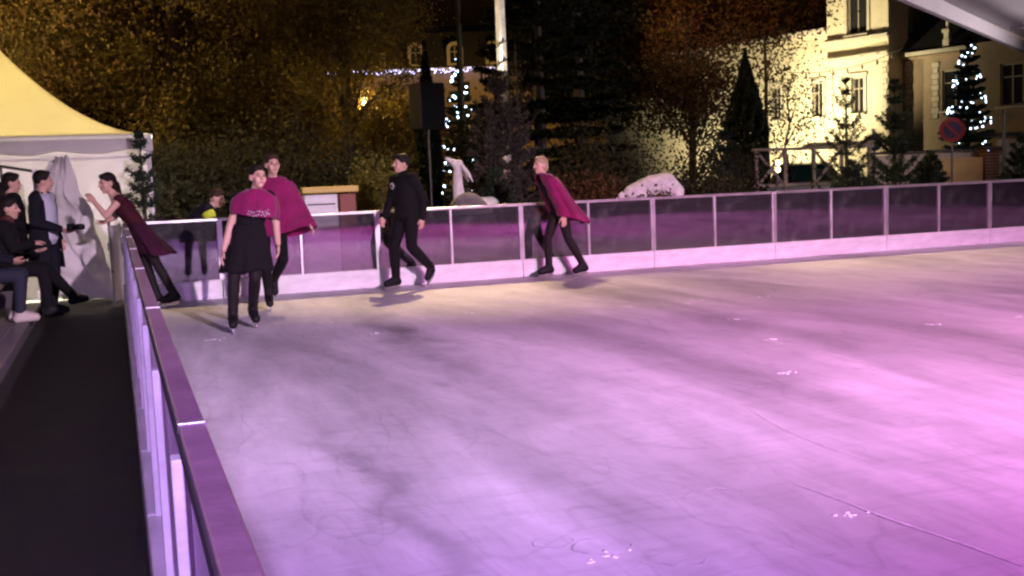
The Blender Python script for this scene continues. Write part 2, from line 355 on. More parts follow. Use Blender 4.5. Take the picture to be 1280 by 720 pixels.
# ------------------------------------------------------------------ lamps
def spotlight(parent, loc, target, color, power, size, blend=.8, radius=.12, sx=1, name='lamp'):
    l = bpy.data.lights.new(name, 'SPOT'); l.color = color; l.energy = power; l.spot_size = math.radians(size); l.spot_blend = blend; l.shadow_soft_size = radius
    o = bpy.data.objects.new(name, l); col.objects.link(o); o.parent = parent
    o.location = loc; o.rotation_euler = (Vector(target)-Vector(loc)).to_track_quat('-Z', 'Y').to_euler(); o.scale = (sx, 1, 1); return o
def floodlight(label, loc, target, color, power, size, blend=.8, s=1.0, sx=1, group='stage floodlights'):
    """floodlight head: housing, yoke, lens and its own lamp"""
    t = thing('floodlight', label, 'floodlight', loc, 0, group)
    d = (Vector(target)-Vector(loc)).normalized(); q = d.to_track_quat('-Z', 'Y').to_matrix()
    h = MB(); h.loft([(q @ Vector((0, 0, z*s)), q @ Vector((r*s, 0, 0)), q @ Vector((0, r*s, 0))) for z, r in ((.26, .05), (.24, .10), (.02, .13), (0, .145), (-.015, .145), (-.015, .12))], 16)
    h.obj('housing', 'blackplastic', t, True)
    y = MB()
    for sg in (-1, 1): y.tube(q @ Vector((sg*.16*s, 0, .1*s)), q @ Vector((sg*.16*s, .22*s, .1*s)), .012*s)
    y.tube(q @ Vector((-.16*s, .22*s, .1*s)), q @ Vector((.16*s, .22*s, .1*s)), .012*s); y.obj('yoke', 'darksteel', t)
    ln = MB(); ln.loft([(q @ Vector((0, 0, -.018*s)), q @ Vector((.115*s, 0, 0)), q @ Vector((0, .115*s, 0))), (q @ Vector((0, 0, -.022*s)), q @ Vector((.09*s, 0, 0)), q @ Vector((0, .09*s, 0)))], 16)
    ln.obj('lens', mat('lens_glow', (.4, .4, .4), .3, emit=color, estr=6), t)
    spotlight(t, d*.05, d*2, color, power, size, blend, .10*s, sx); return t
def post(mb, x, y, z0, z1, r=.04): mb.tube((x, y, z0), (x, y, z1), r)

# ================================================================== the ground and the rink
G0 = -.010
g = MB(); g.add([(-250, -150, G0), (250, -150, G0), (250, 300, G0), (-250, 300, G0)], [(0, 1, 2, 3)]); struct(g.obj('ground', 'asphalt'))
FY = 14.875                                                       # inner face of the far barrier
ice = MB(); ice.add([(.10, -9, 0), (24, -9, 0), (24, FY+.03, 0), (.10, FY+.03, 0)], [(0, 1, 2, 3)]); ice = struct(ice.obj('ice_rink', 'ice'))
mt = MB(); mt.add([(-.92, -6, -.005), (.098, -6, -.005), (.098, 16.1, -.005), (-.92, 16.1, -.005)], [(0, 1, 2, 3)]); struct(mt.obj('rubber_walkway', 'mat'))

# skate cuts in the ice, shallow shaved grooves
def ribbon(pts, w, z=.003):
    V = []; F = []
    for i, p in enumerate(pts):
        a = pts[max(i-1, 0)]; b = pts[min(i+1, len(pts)-1)]; d = Vector((b[0]-a[0], b[1]-a[1], 0)).normalized(); n = Vector((-d.y, d.x, 0))
        ww = w*(.25+.75*math.sin(PI*(i+.3)/(len(pts)-.4)))/2
        V += [(p[0]+n.x*ww, p[1]+n.y*ww, z), (p[0]-n.x*ww, p[1]-n.y*ww, z)]
        if i: k = 2*i; F.append((k-2, k-1, k+1, k))
    return V, F
def cut(pts, w):
    V, F = ribbon(pts, w); b = MB(); b.add(V, F); o = b.obj('skate_cut', 'ice_cut', ice); return o
cut([(2.86+.012*i+.006*math.sin(i), 4.3-.125*i) for i in range(11)], .016)
for cx, cy, r, a0, a1 in ((1.72, 3.92, .10, 0, 6), (1.56, 4.05, .07, 1, 6.4), (3.9, 6.2, .16, .3, 2.4), (5.15, 5.65, .14, -.9, 1.3), (1.95, 3.75, .16, 3.5, 5.4), (2.9, 5.3, .22, 3.2, 4.6), (2.45, 4.3, .12, 0, 3)):
    cut([(cx+r*math.cos(a0+(a1-a0)*k/16)*(1.15+.1*math.sin(k)), cy+r*math.sin(a0+(a1-a0)*k/16)*(1+.12*math.sin(k*1.3))) for k in range(17)], .010)
for k in range(30):
    cx = rng.uniform(.8, 9); cy = rng.uniform(3.2, 13.3)
    if cx > cy*1.05+1 or cy < 5.6: continue
    r = rng.uniform(.5, 3.5); a0 = rng.uniform(0, 6.28); L = rng.uniform(.15, .5)
    cut([(cx+r*(math.cos(a0+L*j/10)-math.cos(a0)), cy+r*(math.sin(a0+L*j/10)-math.sin(a0))) for j in range(11)], rng.uniform(.003, .007))
# little heaps of shaved snow
for k in range(20):
    x = rng.uniform(.8, 8); y = rng.uniform(3.5, 13); 
    if x > y+1: continue
    b = MB()
    for j in range(7): b.ell((x+rng.normal()*.05, y+rng.normal()*.03, .0), (rng.uniform(.006, .022), rng.uniform(.006, .022), rng.uniform(.002, .005)), None, 8, 5)
    b.obj('shaved_snow', 'snow', ice, True)

# ------------------------------------------------------------------ barriers
SP, PX0 = 1.040, 4.383
def far_barrier():
    t = thing('rink_barrier', 'long glazed barrier with white kick boards along the far side of the ice', 'barrier', (0, FY, 0))
    i0, i1 = -4, 17
    xs = {i: PX0+SP*i for i in range(i0, i1+1)}
    ps = {}
    for w in (.034, .070):
        p = MB(); p.bevbox((0, .0, .645), (w, .05, .79), .006); ps[w] = p
    made = {}
    for i in range(i0, i1+1):
        w = .070 if i % 2 else .034
        if w not in made: o = made[w] = ps[w].obj('post', 'alu', t, False); o.location = (xs[i], .03, 0)
        else: copypart(made[w], t, (xs[i], .03, 0))
    kb = gl = tr = None
    for i in range(i0, i1):
        if gl is None:
            b = MB(); b.box((0, 0, .645), (SP-.03, .010, .78)); gl = b.obj('glass_pane', 'glass', t); gl.location = (xs[i]+SP/2, .032, 0)
        else: copypart(gl, t, (xs[i]+SP/2, .032, 0))
        if i % 2:
            if kb is None:
                b = MB(); b.bevbox((0, 0, .127), (2*SP-.008, .05, .25), .006); kb = b.obj('kick_board', 'whiteplastic', t); kb.location = (xs[i]+SP, .027, 0)
                b = MB(); b.bevbox((0, 0, 1.03), (2*SP-.006, .062, .040), .008); tr = b.obj('top_rail', 'alu', t); tr.location = (xs[i]+SP, .030, 0)
            else: copypart(kb, t, (xs[i]+SP, .027, 0)); copypart(tr, t, (xs[i]+SP, .030, 0))
    b = MB(); b.bevbox((xs[-3]/2+.035, .027, .127), (xs[-3]-.09, .05, .25), .006); b.obj('kick_board', 'whiteplastic', t)
    b = MB(); b.bevbox((xs[-3]/2+.035, .030, 1.03), (xs[-3]-.09, .062, .04), .008); b.obj('top_rail', 'alu', t)
    return t
far_barrier()
def near_barrier():
    t = thing('rink_barrier', 'side barrier with flat metal cap rail running away between walkway and ice', 'barrier', (0, 0, 0))
    y0, n = 2.05-SP*8, 20
    pm = None
    for i in range(n+1):
        y = y0+SP*i
        if y > FY: break
        if pm is None:
            b = MB(); b.bevbox((.0725, 0, .50), (.021, .050, .985), .004)
            pm = b.obj('post', 'whiteplastic', t); pm.location = (0, y, 0)
        else: copypart(pm, t, (0, y, 0))
    a = MB(); a.box((.100, SP/2, .665), (.012, SP-.014, .70)); pane = kb = ln = None
    for i in range(n):
        y = y0+SP*i
        if y+SP > FY+.3: break
        if pane is None:
            pane = a.obj('side_panel', 'panel', t); pane.location = (0, y, 0)
            b = MB(); b.bevbox((.075, SP/2, .155), (.088, SP-.006, .30), .012); kb = b.obj('kick_board', 'whiteplastic', t); kb.location = (0, y, 0)
            b = MB(); b.bevbox((.088, SP/2, .985), (.012, SP-.05, .022), .003); ln = b.obj('panel_frame', 'whiteplastic', t); ln.location = (0, y, 0)
        else: copypart(pane, t, (0, y, 0)); copypart(kb, t, (0, y, 0)); copypart(ln, t, (0, y, 0))
    cp = gs = None
    for i in range(0, n, 2):
        y = y0+SP*i; L = min(2*SP, FY-y)
        if L < .2: break
        b = MB(); b.bevbox((.1035, L/2, 1.030), (.047, L-.006, .040), .004); o = b.obj('cap_rail', 'cap', t); o.location = (0, y, 0)
        b = MB(); b.box((.0785, L/2, 1.022), (.003, L-.02, .03)); b.box((.1285, L/2, 1.022), (.003, L-.02, .03)); o = b.obj('rubber_edge', 'seam', t); o.location = (0, y, 0)
        b = MB(); b.bevbox((.1035, 0, 1.032), (.050, .012, .043), .002); o = b.obj('rail_joint', 'alu', t); o.location = (0, y, 0)
    return t
near_barrier()
# opened gate leaf outside the rink corner
t = thing('rink_gate', 'open gate leaf of greyish board standing outside the rink corner', 'gate', (-.02, 14.98, 0), 0)
b = MB(); b.bevbox((0, 0, .54), (.27, .035, .96), .008, rz=1.15); b.obj('gate_panel', 'panel', t)
b = MB(); b.tube((-.06, -.14, .02), (-.06, -.14, 1.10), .018); b.tube((.06, .135, .02), (.06, .135, 1.04), .018); b.obj('gate_post', 'alu', t)
b = MB(); b.box((-.075, -.05, .75), (.02, .03, .10), 1.15); b.obj('latch', 'darksteel', t)

# raised spectator deck and benches at the left
b = MB()
t = struct(empty('spectator_deck', (0, 0, 0)))
bd = None
for k in range(18):
    if bd is None: m_ = MB(); m_.bevbox((0, 5.9, .06), (.145, 18, .11), .006); bd = m_.obj('deck_board', 'deck', t); bd.location = (-1.0, 0, 0)
    else: copypart(bd, t, (-1.0-.15*k, 0, 0))
def bench(label, x, y, L, h, z0=0):
    t = thing('bench', label, 'bench', (x, y, z0))
    for k in range(3):
        b = MB(); b.bevbox((-.13+.13*k, 0, h-.02), (.12, L, .04), .006); b.obj('seat_plank', 'wood', t)
    for s in (-1, 1):
        b = MB(); b.bevbox((0, s*(L/2-.2), (h-.04)/2), (.34, .06, h-.04), .006); b.obj('leg', 'darksteel', t)
bench('dark spectator bench on the deck left of the walkway', -1.34, 13.2, 2.9, .42, .115)

# ================================================================== people
BASE = dict(pelvis=(0, 0, .95), waist=(0, 0, 1.08), chest=(0, .0, 1.29), neck=(0, -.005, 1.46), head=(0, .03, 1.59),
            shR=(.175, 0, 1.40), elR=(.23, -.03, 1.12), wrR=(.23, .06, .87), shL=(-.175, 0, 1.40), elL=(-.23, -.03, 1.12), wrL=(-.23, .06, .87),
            hipR=(.09, 0, .93), knR=(.10, .03, .52), anR=(.10, -.02, .10), toR=(.12, .13, .05),
            hipL=(-.09, 0, .93), knL=(-.10, .03, .52), anL=(-.10, -.02, .10), toL=(-.12, .13, .05))
class Body:
    def __init__(s, label, loc, rz, J=None, look=(0, 1, 0), up=None, w=1.0, skates=False, skin='skin', group=None):
        s.J = {k: Vector(v) for k, v in {**BASE, **(J or {})}.items()}; s.w = w; s.t = thing('person', label, 'person', loc, rz, group)
        s.look = Vector(look).normalized(); j = s.J
        u = (j['head']-j['neck']) if up is None else Vector(up); u = (u+Vector((0, 0, .08)))
        s.hu = (u-s.look*u.dot(s.look)).normalized(); s.hr = s.look.cross(s.hu).normalized(); s.skin = skin; s.skates = skates
    def HR(s): return Matrix((s.hr, s.look, s.hu)).transposed()
    def hp(s, x, y, z): return s.J['head']+s.hr*x+s.look*y+s.hu*z
    def torso(s, mb, e=0.0, top=True, hem=None, flare=0, waistk=1.0):
        j = s.J; w = s.w; lh = (j['hipR']-j['hipL']).normalized(); ls = (j['shR']-j['shL']).normalized()
        def sec(c, l, rx, ry, ax):
            l = l.normalized(); f = ax.cross(l).normalized(); return (c, l*(rx+e), f*(ry+e))
        ax = (j['chest']-j['pelvis']).normalized(); ax2 = (j['neck']-j['chest']).normalized(); lm = (lh+ls).normalized()
        S = []
        S.append(sec(j['pelvis']-ax*.10, lh, .10*w, .08*w, ax)); S.append(sec(j['pelvis']-ax*.03, lh, .160*w, .112*w, ax))
        S.append(sec(j['waist'], lm, .130*w*waistk, .095*w*waistk, ax)); S.append(sec(j['chest'], ls, .158*w, .115*w, ax))
        S.append(sec(j['chest'].lerp(j['neck'], .5), ls, .165*w, .098*w, ax2))
        if top: S.append(sec(j['chest'].lerp(j['neck'], .80), ls, .12*w, .075*w, ax2)); S.append(sec(j['neck'], ls, .06, .06, ax2))
        mb.loft(S, 20)
        for k in 'RL': mb.cone(j['chest'].lerp(j['neck'], .55), j['sh'+k], .07*w+e, .058*w+e)
    def arm(s, mb, k, e=0.0, to=1.0):
        j = s.J; w = s.w; mb.cone(j['sh'+k], j['el'+k], .052*w+e, .040*w+e)
        wr = j['el'+k].lerp(j['wr'+k], to); mb.cone(j['el'+k], wr, .040*w+e, .028+e)
    def leg(s, mb, k, e=0.0, to=1.0):
        j = s.J; w = s.w; kn = j['kn'+k]; an = j['an'+k]; mb.cone(j['hip'+k], kn, .083*w+e, .054*w+e)
        calf = kn.lerp(an, .3); back = (kn-an).normalized().cross((j['hipR']-j['hipL']).normalized()).normalized()
        e2 = kn.lerp(an, to); mb.cone(kn, calf-back*0.0, .052*w+e, .054*w+e); mb.cone(calf, e2, .054*w+e, (.038 if to > .9 else .046)+e)
    def hand(s, mb, k):
        j = s.J; d = (j['wr'+k]-j['el'+k]).normalized(); fwd = Vector((0, 1, 0)); l = d.cross(Vector((1, 0, 0))); l = (fwd-d*fwd.dot(d))
        if l.length < .2: l = Vector((0, 0, 1))-d*d.z
        l.normalize(); n = d.cross(l).normalized(); n = n if (n.x > 0) == (k == 'L') else -n; p = j['wr'+k]
        R = Matrix((l, n, d)).transposed(); mb.ell(p+d*.05, (.042, .017, .052), R)
        for q, (o, L) in enumerate(((.030, .066), (.010, .076), (-.010, .070), (-.029, .056))):
            a = p+d*.085+l*o; b = a+d*L*.55+n*.010; c = b+d*L*.40+n*.024; mb.cone(a, b, .0105, .0098, 8); mb.cone(b, c, .0098, .009, 8)
        a = p+d*.03+l*.035; b = a+d*.035+l*.026+n*.01; c = b+d*.032+l*.004+n*.012; mb.cone(a, b, .0125, .011, 8); mb.cone(b, c, .011, .0095, 8)
    def foot(s, mb, k, e=0.0):
        j = s.J; an, to = j['an'+k], j['to'+k]; heel = an+(an-to).normalized()*.035; heel.z = an.z-.045
        mb.cone(an, heel, .040+e, .034+e); mb.cone(heel, to, .034+e, .030+e); mb.cone(an, to, .036+e, .026+e)
    def head(s, mb):
        R = s.HR(); P = s.hp
        mb.ell(P(0, -.012, .02), (.076, .095, .100), R, 16, 12); mb.ell(P(0, .028, -.035), (.058, .062, .078), R, 14, 10)
        mb.ell(P(0, .058, -.085), (.030, .028, .028), R); mb.cone(P(0, .088, .015), P(0, .112, -.022), .010, .014, 8)
        mb.ell(P(0, .074, .030), (.052, .018, .014), R)
        for sg in (-1, 1): mb.ell(P(sg*.078, -.012, -.005), (.011, .022, .034), R); mb.ell(P(sg*.036, .062, -.028), (.026, .024, .026), R)
        mb.cone(s.J['neck']-Vector((0, 0, .02)), P(0, -.015, -.05), .054*s.w, .050*s.w)
    def body(s):
        b = MB(); s.torso(b); s.head(b)
        for k in 'RL': s.arm(b, k); s.leg(b, k); s.hand(b, k); s.foot(b, k)
        o = baked('body', b, s.skin, s.t, .009, 3); R = s.HR()
        for sg in (-1, 1):
            e = MB(); e.ell(s.hp(sg*.032, .080, .008), (.012, .008, .006), R, 10, 6); e.obj('eye', 'eye', s.t, True)
            e = MB(); e.ell(s.hp(sg*.033, .086, .028), (.019, .005, .003), R, 10, 6); e.obj('eyebrow', 'hairdark', s.t, True)
        e = MB(); e.ell(s.hp(0, .090, -.058), (.024, .010, .008), R, 10, 6); e.obj('mouth', 'lip', s.t, True)
    def garment(s, name, m, torso=None, arms=0, legs=0, e=.018, extra=None, voxel=.013, waistk=1.0, top=True):
        b = MB()
        if torso: s.torso(b, e, top, waistk=waistk)
        if arms:
            for k in 'RL': s.arm(b, k, e*.8, arms)
        if legs:
            for k in 'RL': s.leg(b, k, e*.8, legs)
        if extra: extra(b)
        return baked(name, b, m, s.t, voxel, 6)
    def hair(s, m, bun=None, back=.0, long=False, short=False):
        R = s.HR(); P = s.hp; b = MB()
        b.ell(P(0, -.026, .044), (.087, .100, .098), R, 16, 12)
        if not short: b.ell(P(0, -.055, -.01), (.080, .072, .095), R, 14, 10)
        b.ell(P(0, .032, .100), (.064, .052, .030), R)
        if bun: b.ell(P(*bun), (.045, .045, .042), R)
        if long: b.cone(P(0, -.10, -.03), P(0, -.12, -.24), .055, .03)
        baked('hair', b, m, s.t, .011, 4)
    def shoe(s, m, k, name='shoe'):
        b = MB(); s.foot(b, k, .014); j = s.J; b.cone(j['an'+k], j['an'+k].lerp(j['kn'+k], .12), .046, .048); return baked(name, b, m, s.t, .011, 4)
    def skate(s, k, m='blackplastic'):
        j = s.J; b = MB(); s.foot(b, k, .016); b.cone(j['an'+k], j['an'+k].lerp(j['kn'+k], .28), .052, .054); o = baked('skate', b, m, s.t, .011, 4)
        an, to = j['an'+k], j['to'+k]; d = (to-an); heel = an+d.normalized()*-.05; heel.z = an.z-.085; toe = to+d.normalized()*.03
        dn = Vector((0, 0, -1)); ax = (toe+dn*.035-heel).normalized(); side = ax.cross(Vector((0, 0, 1))).normalized(); up = side.cross(ax)
        c = (heel+toe+dn*.035)/2; L = (toe+dn*.035-heel).length; R = Matrix((ax, side, up)).transposed()
        bl = MB(); bl.box(c-up*.030, (L+.03, .005, .030), R=R)
        for q in (-.35, .32): bl.box(c+ax*L*q-up*.008, (.05, .016, .036), R=R)
        bl.obj('blade', 'blade', o)

def skirt(body, name, m, top, bottom, rt, rb, folds=9, amp=.10, thick=.01, depth=.72, sway=(0, 0)):
    """flared skirt with soft folds, hung from the waist"""
    n, k = 64, 12; V = []; top, bottom = Vector(top), Vector(bottom)
    for i in range(k+1):
        v = i/k; c = top.lerp(bottom, v); r = rt+(rb-rt)*(v**.85)
        for q in range(n):
            a = 2*PI*q/n; f = 1+amp*v*(math.sin(folds*a+1.1)+.5*math.sin(folds*1.7*a))
            V.append((c.x+r*f*math.cos(a)+sway[0]*v*v*max(0, math.cos(a)), c.y+r*depth*f*math.sin(a)+sway[1]*v*v, c.z+.015*v*math.sin(folds*a*.5)))
    F = [(i*n+q, i*n+(q+1) % n, (i+1)*n+(q+1) % n, (i+1)*n+q) for i in range(k) for q in range(n)]
    o = npmesh(name, V, F, m, body.t, True); s_ = o.modifiers.new('thickness', 'SOLIDIFY'); s_.thickness = thick; s_.offset = 0; return o

# --- front skater: magenta capelet, black dress
P1 = Body('skater gliding forward in magenta capelet, black short dress and black tights', (1.16, 11.45, 0), PI, dict(
    pelvis=(-.07, 0, .94), waist=(-.11, 0, 1.07), chest=(-.15, 0, 1.23), neck=(-.19, .005, 1.395), head=(-.215, .035, 1.535),
    shR=(-.025, 0, 1.325), elR=(.085, -.01, 1.05), wrR=(.165, .05, .83), shL=(-.315, 0, 1.335), elL=(-.375, -.04, 1.08), wrL=(-.37, .05, .86),
    hipR=(.015, 0, .92), knR=(.09, .10, .53), anR=(.12, .06, .155), toR=(.135, .20, .095),
    hipL=(-.155, 0, .92), knL=(-.12, .07, .53), anL=(-.11, -.20, .20), toL=(-.12, -.07, .10)), look=(-.28, 1, .05), w=1.04, skates=True)
P1.body(); P1.hair('hairdark', bun=(0, -.11, .06), long=False)
P1.garment('tights', 'tights', legs=.98, e=.010, extra=lambda b: b.ell(P1.J['pelvis'], (.17, .125, .11)))
P1.garment('dress_top', 'black', torso=True, e=.012, top=False)
skirt(P1, 'skirt', 'black', (-.10, 0, 1.08), (-.055, -.01, .60), .145, .255, 8, .07)
capl = []
for z, rx, ry in ((1.418, .072, .074), (1.396, .120, .100), (1.364, .182, .122), (1.312, .222, .145), (1.24, .236, .170), (1.165, .226, .180)):
    row = []
    for q in range(15):
        a = PI*.5+2*PI*q/14; row.append((-.165+(1.4-z)*.05-.01+rx*math.cos(a), .005+ry*math.sin(a), z+(.02 if z < 1.2 else 0)*math.sin(3*a)-(.07*max(0, -math.cos(a)) if z < 1.2 else (.03*max(0, -math.cos(a)) if z < 1.25 else 0))))
    capl.append(row)
sheet('capelet', capl, 'magenta', P1.t, 4, 5, .010, .010, 6)
b = MB()
for k in range(22):
    a = PI*.5-.35+.95*k/21; b.ell((-.155+.232*math.cos(a), .012+.192*math.sin(a), 1.178+.022*math.sin(k*2.3)+.012*math.sin(k*.7)), (.010, .006, .009), None, 6, 4)
b.obj('sequin_trim', 'sequin', P1.t, True)
b = MB(); b.loft([((-.19, .01, 1.398), (.060, 0, 0), (0, .060, 0)), ((-.193, .012, 1.425), (.058, 0, 0), (0, .058, 0))], 20); b.obj('collar', 'magenta', P1.t, True)
for k in 'RL': P1.skate(k)

# --- skater behind her with long cape held out
P2 = Body('skater close behind the front skater, magenta cape swept out over one arm', (1.68, 13.1, 0), PI, dict(
    pelvis=(-.02, 0, 1.01), waist=(-.03, 0, 1.14), chest=(-.05, 0, 1.35), neck=(-.06, .005, 1.535), head=(-.065, .04, 1.68),
    shR=(.125, 0, 1.465), elR=(.20, .0, 1.20), wrR=(.16, .14, 1.02), shL=(-.22, 0, 1.46), elL=(-.33, -.05, 1.21), wrL=(-.44, .02, 1.00),
    hipR=(.08, 0, .99), knR=(.09, .06, .57), anR=(.06, .0, .155), toR=(.07, .13, .095),
    hipL=(-.10, 0, .99), knL=(-.11, .13, .59), anL=(-.03, -.19, .34), toL=(-.03, -.14, .20)), look=(-.15, 1, .02), skates=True)
P2.body(); P2.hair('hairbrown', short=True, bun=(0, -.10, .05))
P2.garment('bodysuit', 'black', torso=True, arms=.97, legs=.98, e=.012)
sheet('cape', [
    [(.04, .07, 1.545), (.01, .085, 1.54), (-.07, .09, 1.535), (-.135, .06, 1.54), (-.15, -.02, 1.55), (-.10, -.08, 1.55), (-.02, -.085, 1.55)],
    [(.16, .05, 1.485), (.08, .115, 1.44), (-.08, .135, 1.43), (-.23, .085, 1.47), (-.285, -.02, 1.475), (-.19, -.12, 1.46), (.05, -.12, 1.46)],
    [(.20, .04, 1.30), (.10, .145, 1.24), (-.06, .16, 1.20), (-.29, .10, 1.30), (-.37, -.03, 1.29), (-.25, -.17, 1.25), (.08, -.15, 1.25)],
    [(.19, .06, 1.12), (.11, .15, 1.03), (.0, .15, 1.00), (-.34, .11, 1.12), (-.45, -.03, 1.11), (-.30, -.21, 1.02), (.08, -.18, 1.02)],
    [(.17, .07, .98), (.12, .13, .90), (.03, .12, .86), (-.36, .10, .95), (-.55, -.02, .93), (-.33, -.25, .84), (.07, -.20, .86)]], 'magenta', P2.t, 8, 8, .008, .022, 6)
for k in 'RL': P2.skate(k)

# --- man in black
P3 = Body('man in black jacket with round chest badge skating beside the far barrier', (3.62, 14.34, 0), 2.05, dict(
    pelvis=(0, 0, 1.0), waist=(0, .0, 1.13), chest=(0, .02, 1.34), neck=(0, .02, 1.52), head=(0, .055, 1.655),
    shR=(.175, .02, 1.455), elR=(.225, .07, 1.18), wrR=(.20, .21, .97), shL=(-.175, .02, 1.455), elL=(-.22, -.12, 1.19), wrL=(-.20, -.10, .94),
    hipR=(.09, 0, .98), knR=(.10, .16, .57), anR=(.10, .15, .155), toR=(.12, .30, .095),
    hipL=(-.09, 0, .98), knL=(-.10, .03, .57), anL=(-.10, -.30, .27), toL=(-.11, -.22, .14)), look=(.30, 1, .03), w=1.03, skates=True)
P3.body(); P3.hair('hairdark', short=True)
P3.garment('jacket', 'black', torso=True, arms=.98, e=.024, waistk=1.18, extra=lambda b: b.loft([(P3.J['waist'], (.155, 0, 0), (0, .122, 0)), (P3.J['pelvis']+Vector((0, 0, -.06)), (.172, 0, 0), (0, .138, 0))], 20))
P3.garment('trousers', 'black', legs=.99, e=.024, extra=lambda b: b.ell(P3.J['pelvis'], (.18, .13, .12)))
b = MB(); b.loft([((.085, .150, 1.37), (.038, 0, 0), (0, .008, .045)), ((.085, .158, 1.37), (.034, 0, 0), (0, .008, .041))], 20); b.obj('chest_badge', 'badge', P3.t)
b = MB(); b.loft([((.085, .159, 1.37), (.018, 0, 0), (0, .004, .024)), ((.085, .162, 1.37), (.017, 0, 0), (0, .004, .022))], 16); b.obj('badge_centre', 'black', P3.t)
b = MB(); b.cone((0, .02, 1.50), (0, .025, 1.535), .075, .068); baked('jacket_collar', b, 'black', P3.t, .012, 4)
for k in 'RL': P3.skate(k)

# --- leaning skater with cape
P4 = Body('fair-haired skater leaning forward in magenta cape over dark outfit by the far barrier', (5.86, 14.42, 0), PI/2, dict(
    pelvis=(0, .04, .97), waist=(0, .09, 1.09), chest=(0, .18, 1.27), neck=(0, .25, 1.43), head=(0, .30, 1.565),
    shR=(.165, .20, 1.365), elR=(.20, .10, 1.10), wrR=(.17, .06, .86), shL=(-.165, .20, 1.365), elL=(-.20, .06, 1.11), wrL=(-.19, .05, .87),
    hipR=(.085, .04, .95), knR=(.09, .19, .55), anR=(.08, .19, .155), toR=(.08, .32, .095),
    hipL=(-.085, .04, .95), knL=(-.09, -.04, .56), anL=(-.09, -.26, .165), toL=(-.10, -.13, .095)), look=(-.35, 1, .05), w=.98, skates=True)
P4.body(); P4.hair('hairblond', bun=(0, -.09, .075))
P4.garment('bodysuit', 'black', torso=True, arms=.9, e=.012)
P4.garment('tights', 'tights', legs=.98, e=.014, extra=lambda b: b.ell(P4.J['pelvis'], (.165, .12, .12)))
cap4 = []
for (cy, cz, rx, ry, tilt) in ((.245, 1.455, .072, .074, 0), (.215, 1.425, .185, .125, -.03), (.175, 1.34, .262, .175, -.06), (.09, 1.17, .285, .205, -.08), (.0, 1.02, .29, .24, -.09), (-.08, .90, .29, .26, -.08), (-.12, .81, .29, .27, -.06)):
    row = []
    for q in range(13):
        a = PI*.5+.30+(2*PI-.60)*q/12; c_, s_ = math.cos(a), math.sin(a); row.append((rx*c_, cy+ry*s_, cz+tilt*(-s_)*1.2))
    cap4.append(row)
sheet('cape', cap4, 'magenta', P4.t, 6, 6, .008, .022, 7)
b = MB(); b.loft([((0, .245, 1.425), (.066, 0, 0), (0, .066, .01)), ((0, .258, 1.462), (.060, 0, 0), (0, .060, .01))], 20); b.obj('collar', 'magenta', P4.t, True)
for k in 'RL': P4.skate(k)

# --- skater bending over the side barrier at the corner
P5 = Body('skater in maroon dress bending over the barrier at the rink corner', (.34, 14.38, 0), PI/2, dict(
    pelvis=(0, .06, .95), waist=(0, .12, 1.08), chest=(0, .24, 1.25), neck=(0, .335, 1.405), head=(0, .40, 1.54),
    shR=(.15, .27, 1.345), elR=(.21, .34, 1.13), wrR=(.12, .44, 1.09), shL=(-.15, .27, 1.345), elL=(-.17, .44, 1.16), wrL=(-.08, .56, 1.33),
    hipR=(.085, .06, .93), knR=(.09, .02, .55), anR=(.08, -.08, .155), toR=(.08, .05, .095),
    hipL=(-.085, .06, .93), knL=(-.09, -.10, .55), anL=(-.09, -.28, .165), toL=(-.10, -.15, .095)), look=(-.5, 1, -.12), w=.95, skates=True)
P5.body(); P5.hair('hairdark', bun=(0, -.10, -.02), long=True)
P5.garment('dress_top', 'maroon', torso=True, e=.010, top=False)
P5.garment('tights', 'tights', legs=.98, e=.012, extra=lambda b: b.ell(P5.J['pelvis'], (.16, .12, .12)))
skirt(P5, 'skirt', 'plum', (0, .10, 1.05), (0, -.10, .66), .135, .27, 7, .10, sway=(0, -.05))
for k in 'RL': P5.skate(k)

# --- standing man in open overcoat
P6 = Body('standing man in open dark overcoat and pale shirt before the white tent wall', (-.80, 14.42, -.005), -1.95, dict(
    head=(0, .035, 1.60), elR=(.26, .02, 1.13), wrR=(.12, .24, 1.03), elL=(-.27, -.05, 1.13), wrL=(-.24, .06, .90)), look=(-.45, 1, 0), w=1.1)
P6.body(); P6.hair('hairdark', short=True)
P6.garment('shirt', 'shirt', torso=True, e=.016, waistk=1.2)
P6.garment('trousers', 'navy', legs=1, e=.022, extra=lambda b: b.ell(P6.J['pelvis'], (.18, .13, .12)))
P6.garment('coat_sleeves', 'navy', arms=.97, e=.030, extra=lambda b: (b.cone((.12, -.02, 1.43), (.18, -.01, 1.40), .07, .075), b.cone((-.12, -.02, 1.43), (-.18, -.01, 1.40), .07, .075)))
coat = []
for z, rx, ry, gap in ((1.47, .085, .075, .9), (1.42, .175, .095, .80), (1.30, .215, .145, .84), (1.08, .20, .150, .86), (.92, .225, .17, .78), (.70, .25, .19, .85), (.56, .265, .20, .90)):
    row = []
    for q in range(15):
        a = PI/2+gap+(2*PI-2*gap)*q/14; row.append((rx*math.cos(a), ry*math.sin(a), z))
    coat.append(row)
sheet('overcoat', coat, 'navy', P6.t, 4, 4, .014, .006, 5)
for k in 'RL': P6.shoe('blackplastic', k)
t = thing('camera', 'small black camera with long lens held out by the man in the overcoat', 'camera', (-.80, 14.42, 0), -1.95)
b = MB(); b.bevbox((.10, .365, 1.045), (.12, .06, .085), .01); b.obj('camera_body', 'blackplastic', t)
b = MB(); b.loft([((.10, y, 1.045), (r, 0, 0), (0, 0, r)) for y, r in ((.39, .032), (.44, .032), (.441, .037), (.50, .037), (.501, .032), (.52, .032))], 16); b.obj('lens', 'blackplastic', t, True)

